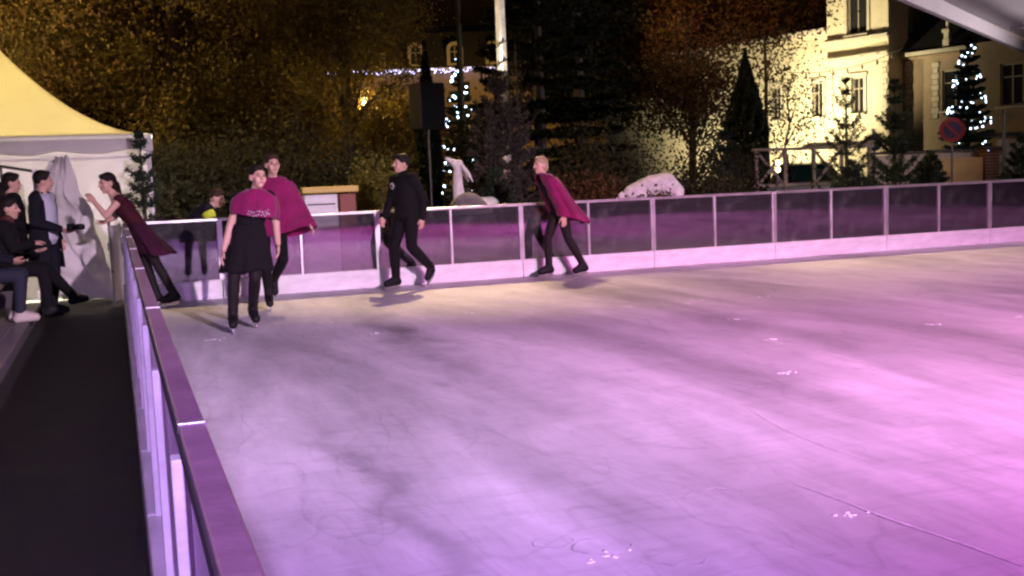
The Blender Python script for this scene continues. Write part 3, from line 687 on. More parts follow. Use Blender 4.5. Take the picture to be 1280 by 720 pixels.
# --- spectators
seat = dict(pelvis=(0, 0, .64), waist=(0, .01, .76), chest=(0, .06, .99), neck=(0, .09, 1.16), head=(0, .13, 1.295), shR=(.175, .06, 1.10), shL=(-.175, .06, 1.10))
P7 = Body('seated spectator in black with one leg stretched out across the walkway', (-1.24, 13.72, .0), -PI/2, dict(seat,
    elR=(.22, .16, .86), wrR=(.10, .34, .90), elL=(-.22, .16, .86), wrL=(-.04, .36, .82), hipR=(.09, .02, .62), knR=(.13, .44, .60), anR=(.14, .46, .16), toR=(.15, .60, .12),
    hipL=(-.09, .02, .62), knL=(-.24, .43, .60), anL=(-.46, .72, .22), toL=(-.52, .84, .19)), look=(.2, 1, -.05), w=1.06)
P7.body(); P7.hair('hairdark')
P7.garment('jacket', 'black', torso=True, arms=.98, e=.026, waistk=1.2)
P7.garment('trousers', 'black', legs=1, e=.022, extra=lambda b: b.ell(P7.J['pelvis'], (.18, .14, .10)))
b = MB(); b.cone((.02, .08, 1.13), (0, .11, 1.19), .085, .07); b.cone((.02, .14, 1.10), (.03, .17, .92), .05, .04); baked('scarf', b, 'scarf', P7.t, .012, 4)
for k in 'RL': P7.shoe('blackplastic', k)
P8 = Body('seated spectator in dark jeans and pale shoes at the left edge', (-1.42, 12.75, .0), -PI/2, dict(seat,
    elR=(.22, .16, .86), wrR=(.12, .36, .78), elL=(-.22, .16, .86), wrL=(-.10, .36, .78), hipR=(.09, .02, .62), knR=(.11, .45, .62), anR=(.11, .42, .21), toR=(.12, .57, .17),
    hipL=(-.09, .02, .62), knL=(-.12, .45, .62), anL=(-.12, .36, .21), toL=(-.13, .51, .17)), look=(-.2, 1, 0), w=1.05, skin='skin2')
P8.body(); P8.hair('hairbrown', long=True)
P8.garment('jacket', 'navy', torso=True, arms=.98, e=.028, waistk=1.2)
P8.garment('jeans', 'jeans', legs=1, e=.016, extra=lambda b: b.ell(P8.J['pelvis'], (.17, .14, .10)))
b = MB(); b.loft([((.255, .20, .90), (.004, .052, 0), (0, .0, .006)), ((.235, .24, .885), (.004, .052, 0), (0, .0, .006))], 10); b.obj('sleeve_stripe', 'shirt', P8.t)
for k in 'RL': P8.shoe('paleshoe', k)
P9 = Body('standing spectator in black zipped coat behind the seated ones', (-1.16, 14.62, -.005), -1.3, dict(wrR=(.10, .22, 1.02), wrL=(-.10, .24, 1.0)), look=(.3, 1, -.1), w=1.05)
P9.body(); P9.hair('hairdark', long=True)
P9.garment('coat', 'black', torso=True, arms=.97, e=.030, waistk=1.25, extra=lambda b: b.loft([(P9.J['waist'], (.17, 0, 0), (0, .14, 0)), ((0, 0, .68), (.21, 0, 0), (0, .17, 0))], 20))
P9.garment('trousers', 'black', legs=1, e=.018, extra=lambda b: b.ell(P9.J['pelvis'], (.17, .13, .12)))
b = MB(); b.path([(0, .150, 1.40), (0, .158, 1.29), (0, .140, 1.10), (0, .178, .75)], [.006]*4); b.obj('zip', 'steel', P9.t)
for k in 'RL': P9.shoe('blackplastic', k)
P10 = Body('person in yellow high-visibility vest stooping behind the far barrier', (1.08, 15.62, G0), -PI/2, dict(
    pelvis=(0, -.20, .90), waist=(0, -.10, .98), chest=(0, .05, 1.10), neck=(0, .16, 1.21), head=(0, .235, 1.30), shR=(.17, .08, 1.15), elR=(.22, .18, .92), wrR=(.16, .34, .84),
    shL=(-.17, .08, 1.15), elL=(-.22, .18, .92), wrL=(-.16, .34, .84), hipR=(.09, -.2, .88), knR=(.10, -.08, .50), anR=(.10, -.14, .10), toR=(.11, .0, .05),
    hipL=(-.09, -.2, .88), knL=(-.10, -.08, .50), anL=(-.10, -.16, .10), toL=(-.11, -.02, .05)), look=(.5, 1, -.35), w=1.02)
P10.body(); P10.hair('hairbrown', short=True)
P10.garment('jacket', 'navy', torso=True, arms=.97, e=.020)
P10.garment('vest', 'hivis', e=.03, extra=lambda b: (b.cone(P10.J['chest'].lerp(P10.J['neck'], .3), P10.J['shR'].lerp(P10.J['elR'], .25), .10, .092)))
P10.garment('trousers', 'navy', legs=1, e=.018, extra=lambda b: b.ell(P10.J['pelvis'], (.17, .13, .11)))
for k in 'RL': P10.shoe('blackplastic', k)
# ================================================================== trees and plants
def quads(C, size, aspect=1.6, tilt=None, up=.0):
    """one small leaf-shaped face (rhombus) per centre"""
    n = len(C); d = rng.normal(size=(n, 3)); d[:, 2] -= up; d /= np.linalg.norm(d, axis=1, keepdims=True)
    a = rng.normal(size=(n, 3)); s = np.cross(d, a); s /= np.linalg.norm(s, axis=1, keepdims=True)
    L = (size*rng.uniform(.6, 1.3, n))[:, None]; W = L/aspect
    V = np.stack([C-d*L/2, C+s*W/2-d*L*.05, C+d*L/2, C-s*W/2-d*L*.05], 1).reshape(-1, 3)
    F = np.arange(4*n).reshape(n, 4); return V, F
def broadleaf(name, label, loc, h, crown, m, leaves=24000, size=.11, clump=.42, trunk=.14, nclump=110, cz=None, droop=.4, flat=.85, seed=1, group=None, limbs=26, bare=0.0):
    r_ = np.random.default_rng(seed); t = thing(name, label, 'tree', (*loc, G0), r_.uniform(0, 6), group)
    cz = cz or h*.62; rz = (h-cz)
    P = r_.normal(size=(nclump, 3)); P /= np.linalg.norm(P, axis=1, keepdims=True); P *= (r_.uniform(.15, 1, nclump)**.45)[:, None]
    P[:, 0] *= crown; P[:, 1] *= crown; P[:, 2] = np.where(P[:, 2] > 0, P[:, 2]*rz, P[:, 2]*rz*flat); P[:, 2] += cz
    P += r_.normal(size=P.shape)*crown*.08
    tr = MB(); pts = [Vector((0, 0, 0))]
    for k in range(1, 7): pts.append(Vector((r_.normal()*.05*k*.4, r_.normal()*.05*k*.4, (cz+rz*.5)*k/6)))
    tr.path(pts, [trunk*(1.25 if k == 0 else 1-.12*k) for k in range(7)], 9)
    idx = r_.choice(nclump, min(limbs, nclump), replace=False)
    for i in idx:
        q = Vector(P[i]); k = int(np.clip((q.z-crown*.5)/((cz+rz*.5)/6), 1, 5)); a = pts[k]; mid = a.lerp(q, .5)+Vector((r_.normal()*.12, r_.normal()*.12, .12*crown)); r0 = trunk*.36*(1-.09*k)
        tr.path([a, mid, q], [r0, r0*.6, r0*.22], 5)
    tr.obj('trunk', 'bark', t, True)
    per = int(leaves/nclump); C = np.repeat(P, per, 0)+r_.normal(size=(nclump*per, 3))*clump*np.array([1, 1, .9])*r_.uniform(.5, 1.2, (nclump*per, 1))
    C = C[C[:, 2] > .25]; V, F = quads(C, size, 1.5, up=droop)
    npmesh('crown', V, F, m, t); return t
def shrub(label, loc, r, h, m, leaves=5000, size=.07, seed=1, group=None, z=G0):
    r_ = np.random.default_rng(seed); t = thing('shrub', label, 'shrub', (*loc, z), 0, group); b = MB(); nc = 34
    P = r_.normal(size=(nc, 3)); P /= np.linalg.norm(P, axis=1, keepdims=True); P *= (r_.uniform(.3, 1, nc)**.5)[:, None]; P *= np.array([r, r, h*.48]); P[:, 2] += h*.5
    for i in range(14): b.path([(r_.normal()*.05, r_.normal()*.05, 0), tuple(P[i]*np.array([.45, .45, .55])), tuple(P[i])], [.018, .011, .004], 5)
    b.obj('stems', 'bark', t); per = leaves//nc; C = np.repeat(P, per, 0)+r_.normal(size=(nc*per, 3))*np.array([r, r, h*.5])*.26
    C[:, 2] = np.abs(C[:, 2])+.02
    V, F = quads(C, size, 1.7); npmesh('foliage', V, F, m, t); return t
def fir(label, loc, h, r, m='fir', seed=1, whorls=16, per=7, up=.12, z0=.12, dens=1.0, group=None, name='fir_tree', needle=.055, sparse_top=True, hang=0):
    """conifer: trunk, whorled boughs and needles set along boughs and side twigs"""
    r_ = np.random.default_rng(seed); t = thing(name, label, 'tree', (*loc, G0), 0, group); b = MB()
    b.path([(0, 0, 0), (r_.normal()*.01, r_.normal()*.01, h*.5), (0, 0, h)], [.018*h+.01, .012*h, .004], 8); br = MB(); N = []; D = []
    for w in range(whorls):
        v = (w+r_.uniform(-.3, .3))/(whorls-1); v = min(max(v, 0), .985); z = h*(z0+(1-z0)*v**.92); L0 = r*(1-v)**.85+.05*h*.3*(1 if sparse_top else .5)
        n = per if v < .75 else max(4, per-2); ph = r_.uniform(0, 6.28)
        for q in range(n):
            a = ph+2*PI*q/n+r_.normal()*.15; L = L0*r_.uniform(.75, 1.12); d = np.array([math.cos(a), math.sin(a), 0]); k = 6
            up_ = up+.35*v-hang*(1-v)
            pts = [np.array([0, 0, z])+d*L*s+np.array([0, 0, 1])*L*(up_*s+(.25*s*s if hang == 0 else -.1*s+.22*s*s)) for s in np.linspace(0, 1, k)]
            br.path([tuple(p) for p in pts], [.012*(1-s*.8)*(1.2-v)*min(1, h/3)+.0025 for s in np.linspace(0, 1, k)], 4)
            side = np.array([-d[1], d[0], 0])
            m_ = int(70*L/.6*dens)+8; s = r_.uniform(.12, 1, m_); base = np.array([np.interp(s, np.linspace(0, 1, k), [p[j] for p in pts]) for j in range(3)]).T
            tl = L*.38*(1-s*.75)*r_.uniform(-1, 1, m_); C = base+side*tl[:, None]+d*(np.abs(tl)*.55)[:, None]+r_.normal(size=(m_, 3))*.012+np.array([0, 0, -1])*(np.abs(tl)*.12)[:, None]
            N.append(C); dd = d*.8+side*np.sign(tl)[:, None]*.8+r_.normal(size=(m_, 3))*.45; D.append(dd)
    m_ = int(60*h*dens*.4); zz = r_.uniform(h*.5, h, m_); N.append(np.stack([r_.normal(size=m_)*.015, r_.normal(size=m_)*.015, zz], 1)); D.append(r_.normal(size=(m_, 3))+np.array([0, 0, .8]))
    b.obj('trunk', 'bark', t); br.obj('boughs', 'bark', t)['kind'] = 'stuff'
    N = np.concatenate(N); D = np.concatenate(D); D /= np.linalg.norm(D, axis=1, keepdims=True)
    rep = 4; C = np.repeat(N, rep, 0)+r_.normal(size=(len(N)*rep, 3))*.018; d = np.repeat(D, rep, 0)+r_.normal(size=(len(N)*rep, 3))*.5; d /= np.linalg.norm(d, axis=1, keepdims=True)
    s = np.cross(d, r_.normal(size=d.shape)); s /= np.linalg.norm(s, axis=1, keepdims=True); L = (needle*r_.uniform(.7, 1.4, len(d)))[:, None]; W = L*.16
    V = np.stack([C-d*L/2, C+s*W, C+d*L/2, C-s*W], 1).reshape(-1, 3); npmesh('needles', V, np.arange(len(V)).reshape(-1, 4), m, t)
    return t, N
def bulbs(name, pts, r, m, parent, n=6):
    b = MB()
    for p in pts: b.ell(p, r*random.uniform(.7, 1.25), None, n, 5)
    o = b.obj(name, m, parent, True, fixn=False); o['kind'] = 'stuff'; return o

# big autumn trees behind the tent
TG = 'tall trees behind the tent'
broadleaf('autumn_tree', 'tall olive brown tree above the yellow tent roof, leftmost', (-2.2, 25), 10.5, 3.6, 'leafy_orange', 120000, .075, .45, .2, 150, 5.6, .9, .95, 11, TG)
broadleaf('autumn_tree', 'tall olive tree rising right behind the tent corner', (1.3, 24.5), 11, 2.9, 'leafy_yellow', 110000, .07, .42, .2, 140, 5.6, .9, .98, 12, TG)
broadleaf('autumn_tree', 'dark brown tree between the olive tree and the yellowish tree', (3.6, 26.5), 10.5, 2.8, 'leafy_orange', 90000, .07, .42, .2, 130, 5.4, .8, .98, 13, TG)
broadleaf('autumn_tree', 'narrow yellowish tree beside the small lit park lamp', (4.75, 23.4), 10, 1.55, 'leafy_yellow', 60000, .065, .34, .16, 100, 5.0, .8, 1.0, 14, TG)
broadleaf('autumn_tree', 'far background tree filling the top left behind the others', (-6.5, 31), 12, 4.5, 'leafy_orange', 70000, .10, .6, .25, 140, 6.5, .8, .98, 15, TG)
for i, (x, y, r, h, lab) in enumerate(((.9, 19.5, 1.0, 2.0, 'dark rounded shrub right of the white tent'), (2.6, 20, 1.1, 2.5, 'dark rounded shrub behind the two caped skaters'), (4.0, 19.2, .8, 1.9, 'dark shrub behind the white cabinet'))):
    shrub(lab, (x, y), r, h, 'leafy_dark', 9000, .09, 30+i, 'shrubs behind the far barrier')
shrub('yellow-green leafy shrub left of the man in black', (3.75, 16.7), .48, 1.75, 'shrub', 6500, .075, 41)
# middle
fir('broad grey fir behind the leaning skater, a steel mast above it', (6.1, 17.6), 3.15, 1.0, 'firgrey', 51, 15, 8, .15, .05, 1.5)
fir('small dark fir in front of the white long-necked figure', (5.65, 16.6), 1.55, .62, 'fir', 52, 11, 8, .1, .05, 1.6)
for i, (x, y, h, r, lab) in enumerate(((9.1, 23.5, 9.5, 1.6, 'tall black spruce right of the steel mast'), (10.7, 25, 10, 1.25, 'tall black spruce beside the leafy villa tree'))):
    fir(lab, (x, y), h, r, 'thuja', 60+i, 30, 9, -.05, .03, 1.6, 'dark spruces in the middle', 'spruce_tree', .12, True, .25)
for i, (x, y, r, h, lab) in enumerate(((7.4, 17.2, .6, 1.25, 'low brownish shrub just right of the leaning skater'), (9.9, 17.6, .7, 1.35, 'low dark shrub right of the white lying figure'), (8.6, 19.0, 1.2, 2.1, 'dark shrub mass behind the white lying figure'), (11.2, 19.5, 1.0, 2.0, 'dark shrub at the foot of the columnar thuja'))):
    shrub(lab, (x, y), r, h, ('leafy_red', 'leafy_dark', 'leafy_dark', 'leafy_dark')[i], 7000, .075, 70+i, 'low shrubs behind the far barrier')
shrub('big dark shrub hiding the foot of the distant christmas tree', (9.1, 30.5), 1.5, 3.4, 'leafy_dark', 9000, .10, 79, 'low shrubs behind the far barrier')
# columnar thuja
def thuja(label, loc, h, r, seed):
    r_ = np.random.default_rng(seed); t = thing('thuja', label, 'tree', (*loc, G0)); b = MB(); b.path([(0, 0, 0), (0, 0, h*.9)], [.07, .01]); b.obj('trunk', 'bark', t)
    n = 26000; v = r_.uniform(0, 1, n); a = r_.uniform(0, 6.283, n); rr = r*np.sin(np.clip(v*.92+.10, 0, 1)*PI)**.5*np.where(v > .6, np.sqrt(np.clip(1-(v-.6)/.405, 0, 1)), 1)*(1+.13*np.sin(a*5+v*21)+.1*np.sin(a*9-v*33))*r_.uniform(.75, 1.05, n)
    C = np.stack([rr*np.cos(a), rr*np.sin(a), .05+h*v], 1); V, F = quads(C, .10, 2.6, up=-1.6); npmesh('foliage', V, F, 'thuja', t)
thuja('dark columnar thuja standing before the lit villa wing', (13.4, 21.9), 3.95, .42, 81)
thuja('dark narrow thuja behind the loudspeaker', (6.25, 22.6), 4.2, .22, 82)
# trees before the villa
broadleaf('leafy_tree', 'red-brown leafy tree silhouetted against the lit villa wing', (15.4, 28), 7.2, 2.1, 'leafy_red', 24000, .10, .40, .13, 120, 4.4, .2, .95, 91, limbs=40)
broadleaf('leafy_tree', 'thin sapling with few leaves before the lit villa corner', (17.3, 26.2), 4.7, .85, 'leafy_red', 1300, .09, .26, .045, 50, 3.0, .2, .9, 92, limbs=34)
broadleaf('leafy_tree', 'dark bare-topped tree left of the leafy villa tree', (12.6, 29.5), 8.5, 1.9, 'leafy_dark', 20000, .14, .45, .14, 90, 5.2, .2, .95, 93, limbs=30)
broadleaf('leafy_tree', 'tree crown overhanging the lit villa gable', (17.5, 27.5), 8.4, 1.6, 'leafy_red', 14000, .10, .40, .08, 70, 6.2, .2, .7, 94, limbs=30)
# firs along the barrier
fir('sparse fir with upswept boughs against the lit villa wall', (12.75, 17.4), 2.95, .62, 'fir', 101, 10, 6, .42, .08, .55)
fir('bushy low fir at the foot of the sparse fir', (12.35, 16.7), 1.45, .62, 'fir', 106, 10, 8, .15, .05, 1.3)
fir('taller dark fir before the shaded side of the villa', (14.15, 17.8), 2.95, .66, 'fir', 102, 12, 7, .35, .06, .9)
fir('dense low dark fir between round sign back and tan board', (14.3, 17.0), 1.55, .60, 'fir', 107, 12, 9, .12, .04, 2.2)
fir('fir cut by the right edge of the picture', (16.75, 17.3), 1.85, .60, 'fir', 103, 11, 7, .25, .06, 1.0)
fir('tiny fir sprig before the tan board', (14.9, 15.8), 1.15, .28, 'fir', 108, 8, 6, .3, .1, .7)
fir('sparse small fir in front of the tent corner', (.38, 15.85), 2.22, .36, 'fir', 104, 10, 6, .38, .10, .7)
fir('tall slim dark fir left of the sparse fir', (10.9, 18.6), 2.3, .5, 'fir', 105, 11, 6, .3, .06, .8)
# lit christmas trees
def xmas(label, loc, h, r, seed, nb, rb):
    t, N = fir(label, loc, h, r, 'fir', seed, 20, 9, .0, .05, 1.1, None, 'christmas_tree', .09, True, .15)
    r_ = np.random.default_rng(seed); pts = []
    for i in range(nb):
        v = (i+.5)/nb; v = 1-(1-v)**.62; a = v*2*PI*6.5+r_.normal()*.25; z = h*(.07+.95*v); rr = (r*(1-v)**.85+.06)*1.03; pts.append((rr*math.cos(a), rr*math.sin(a), z+r_.normal()*.07))
    bulbs('light_string', pts, rb, 'bulb_cool', t); return t
xmas('christmas tree wound with white lights by the villa', (24.98, 28), 5.1, .95, 111, 170, .020)
xmas('distant christmas tree with white lights behind the loudspeaker', (14.75, 48), 6.6, 1.05, 112, 120, .045)

# bare sapling beside the mast
t = thing('bare_tree', 'bare twiggy sapling growing in front of the steel mast', 'tree', (6.9, 18.9, G0)); b = MB(); r_ = np.random.default_rng(5)
b.path([(0, 0, 0), (.03, 0, 2.0), (.0, .02, 3.9)], [.035, .02, .004])
for k in range(26):
    z = r_.uniform(1.2, 3.4); a = r_.uniform(0, 6.28); L = r_.uniform(.35, .8)*(1.25-z/4.2); d = Vector((math.cos(a), math.sin(a), 1.1)); p = Vector((0, 0, z)); q = p+d*L*.5; e = q+(d+Vector((0, 0, .5)))*L*.4
    b.path([p, q, e], [.010, .006, .002], 5)
    for j in range(3): f = p.lerp(q, .4+.3*j); b.path([f, f+Vector((r_.normal()*.12, r_.normal()*.12, .22))], [.005, .002], 4)
b.obj('trunk', 'bark', t)

# ================================================================== the villa
VA = (31.034, 41.724); VRZ = math.atan2(-.972, .235)
villa = thing('villa', 'floodlit cream villa with tall windows, cornices and a shaded side wing', 'building', (*VA, G0), VRZ)
def wall(name, s0, s1, z0, z1, y, openings, m, parent, depth=.22):
    xs = sorted({s0, s1, *[o[0] for o in openings], *[o[1] for o in openings]}); zs = sorted({z0, z1, *[o[2] for o in openings], *[o[3] for o in openings]}); b = MB()
    for i in range(len(xs)-1):
        for k in range(len(zs)-1):
            cx, cz = (xs[i]+xs[i+1])/2, (zs[k]+zs[k+1])/2
            if any(o[0] < cx < o[1] and o[2] < cz < o[3] for o in openings): continue
            b.add([(xs[i], y, zs[k]), (xs[i+1], y, zs[k]), (xs[i+1], y, zs[k+1]), (xs[i], y, zs[k+1])], [(0, 1, 2, 3)])
    for a, c, p, q in openings:
        b.add([(a, y, p), (c, y, p), (c, y, q), (a, y, q), (a, y+depth, p), (c, y+depth, p), (c, y+depth, q), (a, y+depth, q)], [(0, 1, 5, 4), (1, 2, 6, 5), (2, 3, 7, 6), (3, 0, 4, 7)])
    return b.obj(name, m, parent, fixn=False)
def window(a, c, p, q, y, parent, mull=True, surround=True, curtain=True, frame='winframe'):
    w = MB(); yy = y+.10; fw = .07
    for d in ((a+fw/2, (p+q)/2, fw, q-p), (c-fw/2, (p+q)/2, fw, q-p)): w.box((d[0], yy, d[1]), (d[2], .07, d[3]))
    w.box(((a+c)/2, yy, p+fw/2), (c-a-2*fw, .068, fw)); w.box(((a+c)/2, yy, q-fw/2), (c-a-2*fw, .068, fw))
    if mull: w.box(((a+c)/2, yy, (p+q)/2), (.055, .066, q-p-2*fw)); w.box(((a+c)/2, yy, p+(q-p)*.68), (c-a-2*fw, .064, .05))
    win = w.obj('window', frame, parent); g_ = MB(); g_.add([(a, yy+.02, p), (c, yy+.02, p), (c, yy+.02, q), (a, yy+.02, q)], [(0, 1, 2, 3)]); g_.obj('pane', 'pane', win)
    s_ = MB(); s_.bevbox(((a+c)/2, y-.06, p-.06), (c-a+.30, .22, .09), .01); s_.obj('sill', 'trim', win)
    if surround:
        s_ = MB(); s_.bevbox((a-.09, y-.02, (p+q)/2), (.14, .08, q-p+.02), .01); s_.bevbox((c+.09, y-.02, (p+q)/2), (.14, .08, q-p+.02), .01); s_.bevbox(((a+c)/2, y-.03, q+.10), (c-a+.42, .10, .17), .01)
        o = s_.obj('surround', 'trim', win)
WB = [(-.34, .70, 6.95, 9.4), (-.13, .50, 3.55, 5.10)]
wall('front_wall', -1.52, 1.80, 0, 11.5, 0, WB, 'plaster', villa)
for o in WB: window(*o, 0, villa)
b = MB(); b.add([(1.80, 0, 0), (1.80, 1.3, 0), (1.80, 1.3, 11.5), (1.80, 0, 11.5)], [(0, 1, 2, 3)]); b.add([(-1.52, 0, 7.4), (-1.52, 6, 7.4), (-1.52, 6, 11.5), (-1.52, 0, 11.5)], [(0, 1, 2, 3)]); b.obj('return_wall', 'plaster', villa, fixn=False)
wo = [(-2.52-2.55*k, -1.95-2.55*k, 3.55, 5.10) for k in range(6)]
wall('wing_wall', -18, -1.522, 0, 7.25, .18, wo, 'plaster', villa)
for o in wo: window(*o, .18, villa)
b = MB(); b.add([(-18, .18, 7.3), (-1.53, .18, 7.3), (-1.53, 8, 7.3), (-18, 8, 7.3)], [(0, 1, 2, 3)]); b.obj('wing_roof', 'roof', villa, fixn=False)
def ledge(z, s0, s1, y, h, out, m='trim'):
    b = MB(); b.bevbox(((s0+s1)/2, y-out/2+.02, z), (s1-s0, out, h), .015); b.obj('cornice', m, villa)
ledge(6.74, -1.60, 1.92, 0, .14, .26); ledge(6.60, -1.57, 1.88, 0, .13, .14); ledge(6.00, -1.62, 1.95, 0, .12, .30); ledge(5.89, -1.57, 1.88, 0, .10, .16)
ledge(3.28, -1.54, 1.83, 0, .08, .06); ledge(3.28, -18, -1.62, .18, .08, .06); ledge(7.38, -18, -1.62, .18, .16, .30); ledge(7.24, -18, -1.62, .18, .12, .16)
# shaded wing, set back; part of its shade is in the plaster colour
so = [(3.75, 4.95, 3.40, 5.05), (6.4, 7.4, 3.40, 5.05)]
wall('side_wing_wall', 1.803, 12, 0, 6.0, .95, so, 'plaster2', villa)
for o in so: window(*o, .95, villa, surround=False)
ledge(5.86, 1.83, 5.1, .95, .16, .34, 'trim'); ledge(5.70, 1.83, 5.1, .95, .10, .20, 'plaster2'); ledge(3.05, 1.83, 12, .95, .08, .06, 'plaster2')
b = MB(); b.add([(1.81, .75, 6.02), (12, .75, 6.02), (12, 4.2, 9.6), (1.81, 4.2, 9.6)], [(0, 1, 2, 3)]); b.obj('side_roof', 'roof', villa, fixn=False)
b = MB(); b.bevbox((4.05, .9, 6.65), (.34, .34, .16), .02); b.bevbox((4.05, .9, 6.45), (.24, .24, .26), .02); b.bevbox((4.05, .9, 6.16), (.30, .30, .30), .02); b.bevbox((4.05, .9, 7.3), (.12, .12, 1.2), .02); b.obj('chimney', 'trim', villa)
q0 = None
for x_, y_, z0, z1 in ((1.62, 0, 3.4, 5.75), (-1.34, 0, 3.4, 5.75), (2.1, .95, 2.2, 5.5), (3.45, .95, 3.2, 5.4)):
    k = 0; z = z0
    while z < z1:
        wq = .34 if k % 2 else .24; sh = .05 if k % 2 else 0
        if q0 is None: b = MB(); b.bevbox((0, 0, 0), (1, .07, .20), .012); q0 = b.obj('quoin', 'trim', villa); c = q0
        else: c = q0.copy(); col.objects.link(c); c.parent = villa
        c.location = (x_, y_-.015, z); c.scale = (wq, 1, 1); z += .235; k += 1
# festoon cable with unlit bulbs
def villapt(s, y, z): c, n = math.cos(VRZ), math.sin(VRZ); return (VA[0]+s*c-y*n, VA[1]+s*n+y*c, z)
t = thing('festoon_string', 'thin festoon cable with small bulbs strung across the villa front', 'light string'); b = MB(); pp = []
for k in range(25): s = -3.0+k*.26; pp.append(villapt(s, -.9, 5.25+.35*((k-12)/12)**2+.03*k/2))
b.path(pp, [.016]*25, 4); b.obj('cable', 'darksteel', t); b = MB()
for p in pp[1::3]: b.ell((p[0], p[1], p[2]-.13), (.055, .055, .10), None, 8, 6)
o = b.obj('bulbs', 'bulb_off', t, True); o['kind'] = 'stuff'

# ================================================================== far mansard building
FB = thing('mansard_house', 'distant house with mansard dormers and a lit string along its eaves', 'building', (26.4, 96.4, G0), math.radians(-15))
wo = [(-17.2+3.35*k, -15.9+3.35*k, z, z+1.9) for k in range(11) for z in (1.2, 4.6, 7.9)]
wall('front_wall', -20, 20, 0, 10.75, 0, wo, 'plaster2', FB)
for o in wo: window(*o, 0, FB, mull=True, surround=False)
b = MB(); b.add([(-20.2, -.2, 11.0), (20.2, -.2, 11.0), (19, 1.9, 14.3), (-19, 1.9, 14.3)], [(0, 1, 2, 3)]); b.add([(-19, 1.9, 14.3), (19, 1.9, 14.3), (17, 6, 15.4), (-17, 6, 15.4)], [(0, 1, 2, 3)]); b.obj('roof', 'roof', FB, fixn=False)
b = MB(); b.bevbox((0, -.2, 10.87), (40.6, .7, .24), .03); b.obj('eaves', 'trim', FB)
for k in range(9):
    x = -14.2+3.42*k; d = MB(); n = 14
    pr = [(x-.72, 11.15)]+[(x-.72*math.cos(PI*j/n), 12.6+.62*math.sin(PI*j/n)) for j in range(n+1)]+[(x+.72, 11.15)]
    pi = [(x-.42, 11.35)]+[(x-.42*math.cos(PI*j/n), 12.5+.40*math.sin(PI*j/n)) for j in range(n+1)]+[(x+.42, 11.35)]
    V = [(a, -.15, z) for a, z in pr]+[(a, -.15, z) for a, z in pi]+[(a, 1.8, z) for a, z in pr]; L = len(pr)
    d.add(V, [(j, j+1, L+j+1, L+j) for j in range(L-1)]+[(j, 2*L+j, 2*L+j+1, j+1) for j in range(L-1)]+[(0, L, 2*L-1, L-1)]); dm = d.obj('dormer', 'trim', FB)
    d = MB(); d.add([(a, .0, z) for a, z in pi], [tuple(range(L))]); d.obj('pane', 'pane', dm)
    d = MB(); d.box((x, -.04, 12.1), (.07, .05, 1.5)); d.box((x, -.04, 12.35), (.82, .048, .07)); d.obj('frame', 'trim', dm)
t = thing('eave_light_string', 'string of violet white lights along the distant house eaves', 'light string', (26.4, 96.4, G0), math.radians(-15))
bulbs('bulbs', [(x+random.uniform(-.08, .08), -.62, 10.78+random.uniform(-.28, .10)) for x in np.arange(-8.5, 6.4, .11)], .055, 'bulb_blue', t, 5)

# ================================================================== tent
tent = thing('pagoda_tent', 'white pagoda tent with glowing yellowish roof at the left', 'tent', (-1.90, 18.75, G0)); TW, TE, TH = 2.45, 2.22, 4.15
def roofside(rot):
    rows = []
    for k in range(9):
        v = k/8; z = TE+(TH-TE)*(v**1.75); w_ = TW*(1-v)+.04*v; rows.append([(w_*(-1+2*q/8), -w_+.0, z-.05*(1-v)*math.cos((q/8-.5)*PI)*0) for q in range(9)])
    R = Matrix.Rotation(rot, 3, 'Z'); return [[tuple(R @ Vector(p)) for p in r] for r in rows]
for k in range(4): sheet('roof_panel', roofside(k*PI/2), 'tentroof', tent, 2, 2, .006)
for k in range(4):
    R = Matrix.Rotation(k*PI/2, 3, 'Z'); rows = [[tuple(R @ Vector((TW*(-1+2*q/16), -TW-.012, z+(.03*math.sin(q*2.2) if z < 2 else 0)))) for q in range(17)] for z in (2.225, 2.10, 1.99)]
    sheet('valance', rows, 'tentwall', tent, 2, 3, .005)
for sx in (-1, 1):
    for sy in (-1, 1): b = MB(); b.bevbox((sx*(TW-.05), sy*(TW-.05), 1.1), (.06, .06, 2.2), .006); b.obj('pole', 'steel', tent)
for z in (2.16,):
    for k in range(4):
        R = Matrix.Rotation(k*PI/2, 3, 'Z'); b = MB(); b.tube(R @ Vector((-TW+.08, -TW+.06, z)), R @ Vector((TW-.08, -TW+.06, z)), .022); b.tube(R @ Vector((-TW+.08, -TW+.06, 1.92)), R @ Vector((TW-.08, -TW+.06, 1.92)), .014); b.obj('frame_tube', 'steel', tent)
def crumple(x0, x1, y, z0, z1, amp, seed, ny=9, axis='x'):
    r_ = np.random.default_rng(seed); rows = []
    for i in range(9):
        z = z1+(z0-z1)*i/8
        rows.append([((x0+(x1-x0)*q/12+r_.normal()*.02*i/8) if axis == 'x' else y+r_.normal()*amp, (y+r_.normal()*amp*(.35+i/8)) if axis == 'x' else x0+(x1-x0)*q/12, z) for q in range(13)])
    return rows
sheet('wall_sheet', crumple(-.02, TW-.04, -TW+.03, .03, 2.15, .035, 3), 'tentwall', tent, 4, 4, .004)
sheet('wall_sheet', crumple(-TW, TW, TW-.03, .03, 2.15, .02, 4), 'tentwall', tent, 3, 3, .004)
sheet('wall_sheet', crumple(-TW, TW, -TW+.03, .03, 2.15, .02, 5, axis='y'), 'tentwall', tent, 3, 3, .004)
sheet('wall_sheet', crumple(-TW, TW, TW-.04, .03, 2.15, .02, 6, axis='y'), 'tentwall', tent, 3, 3, .004)
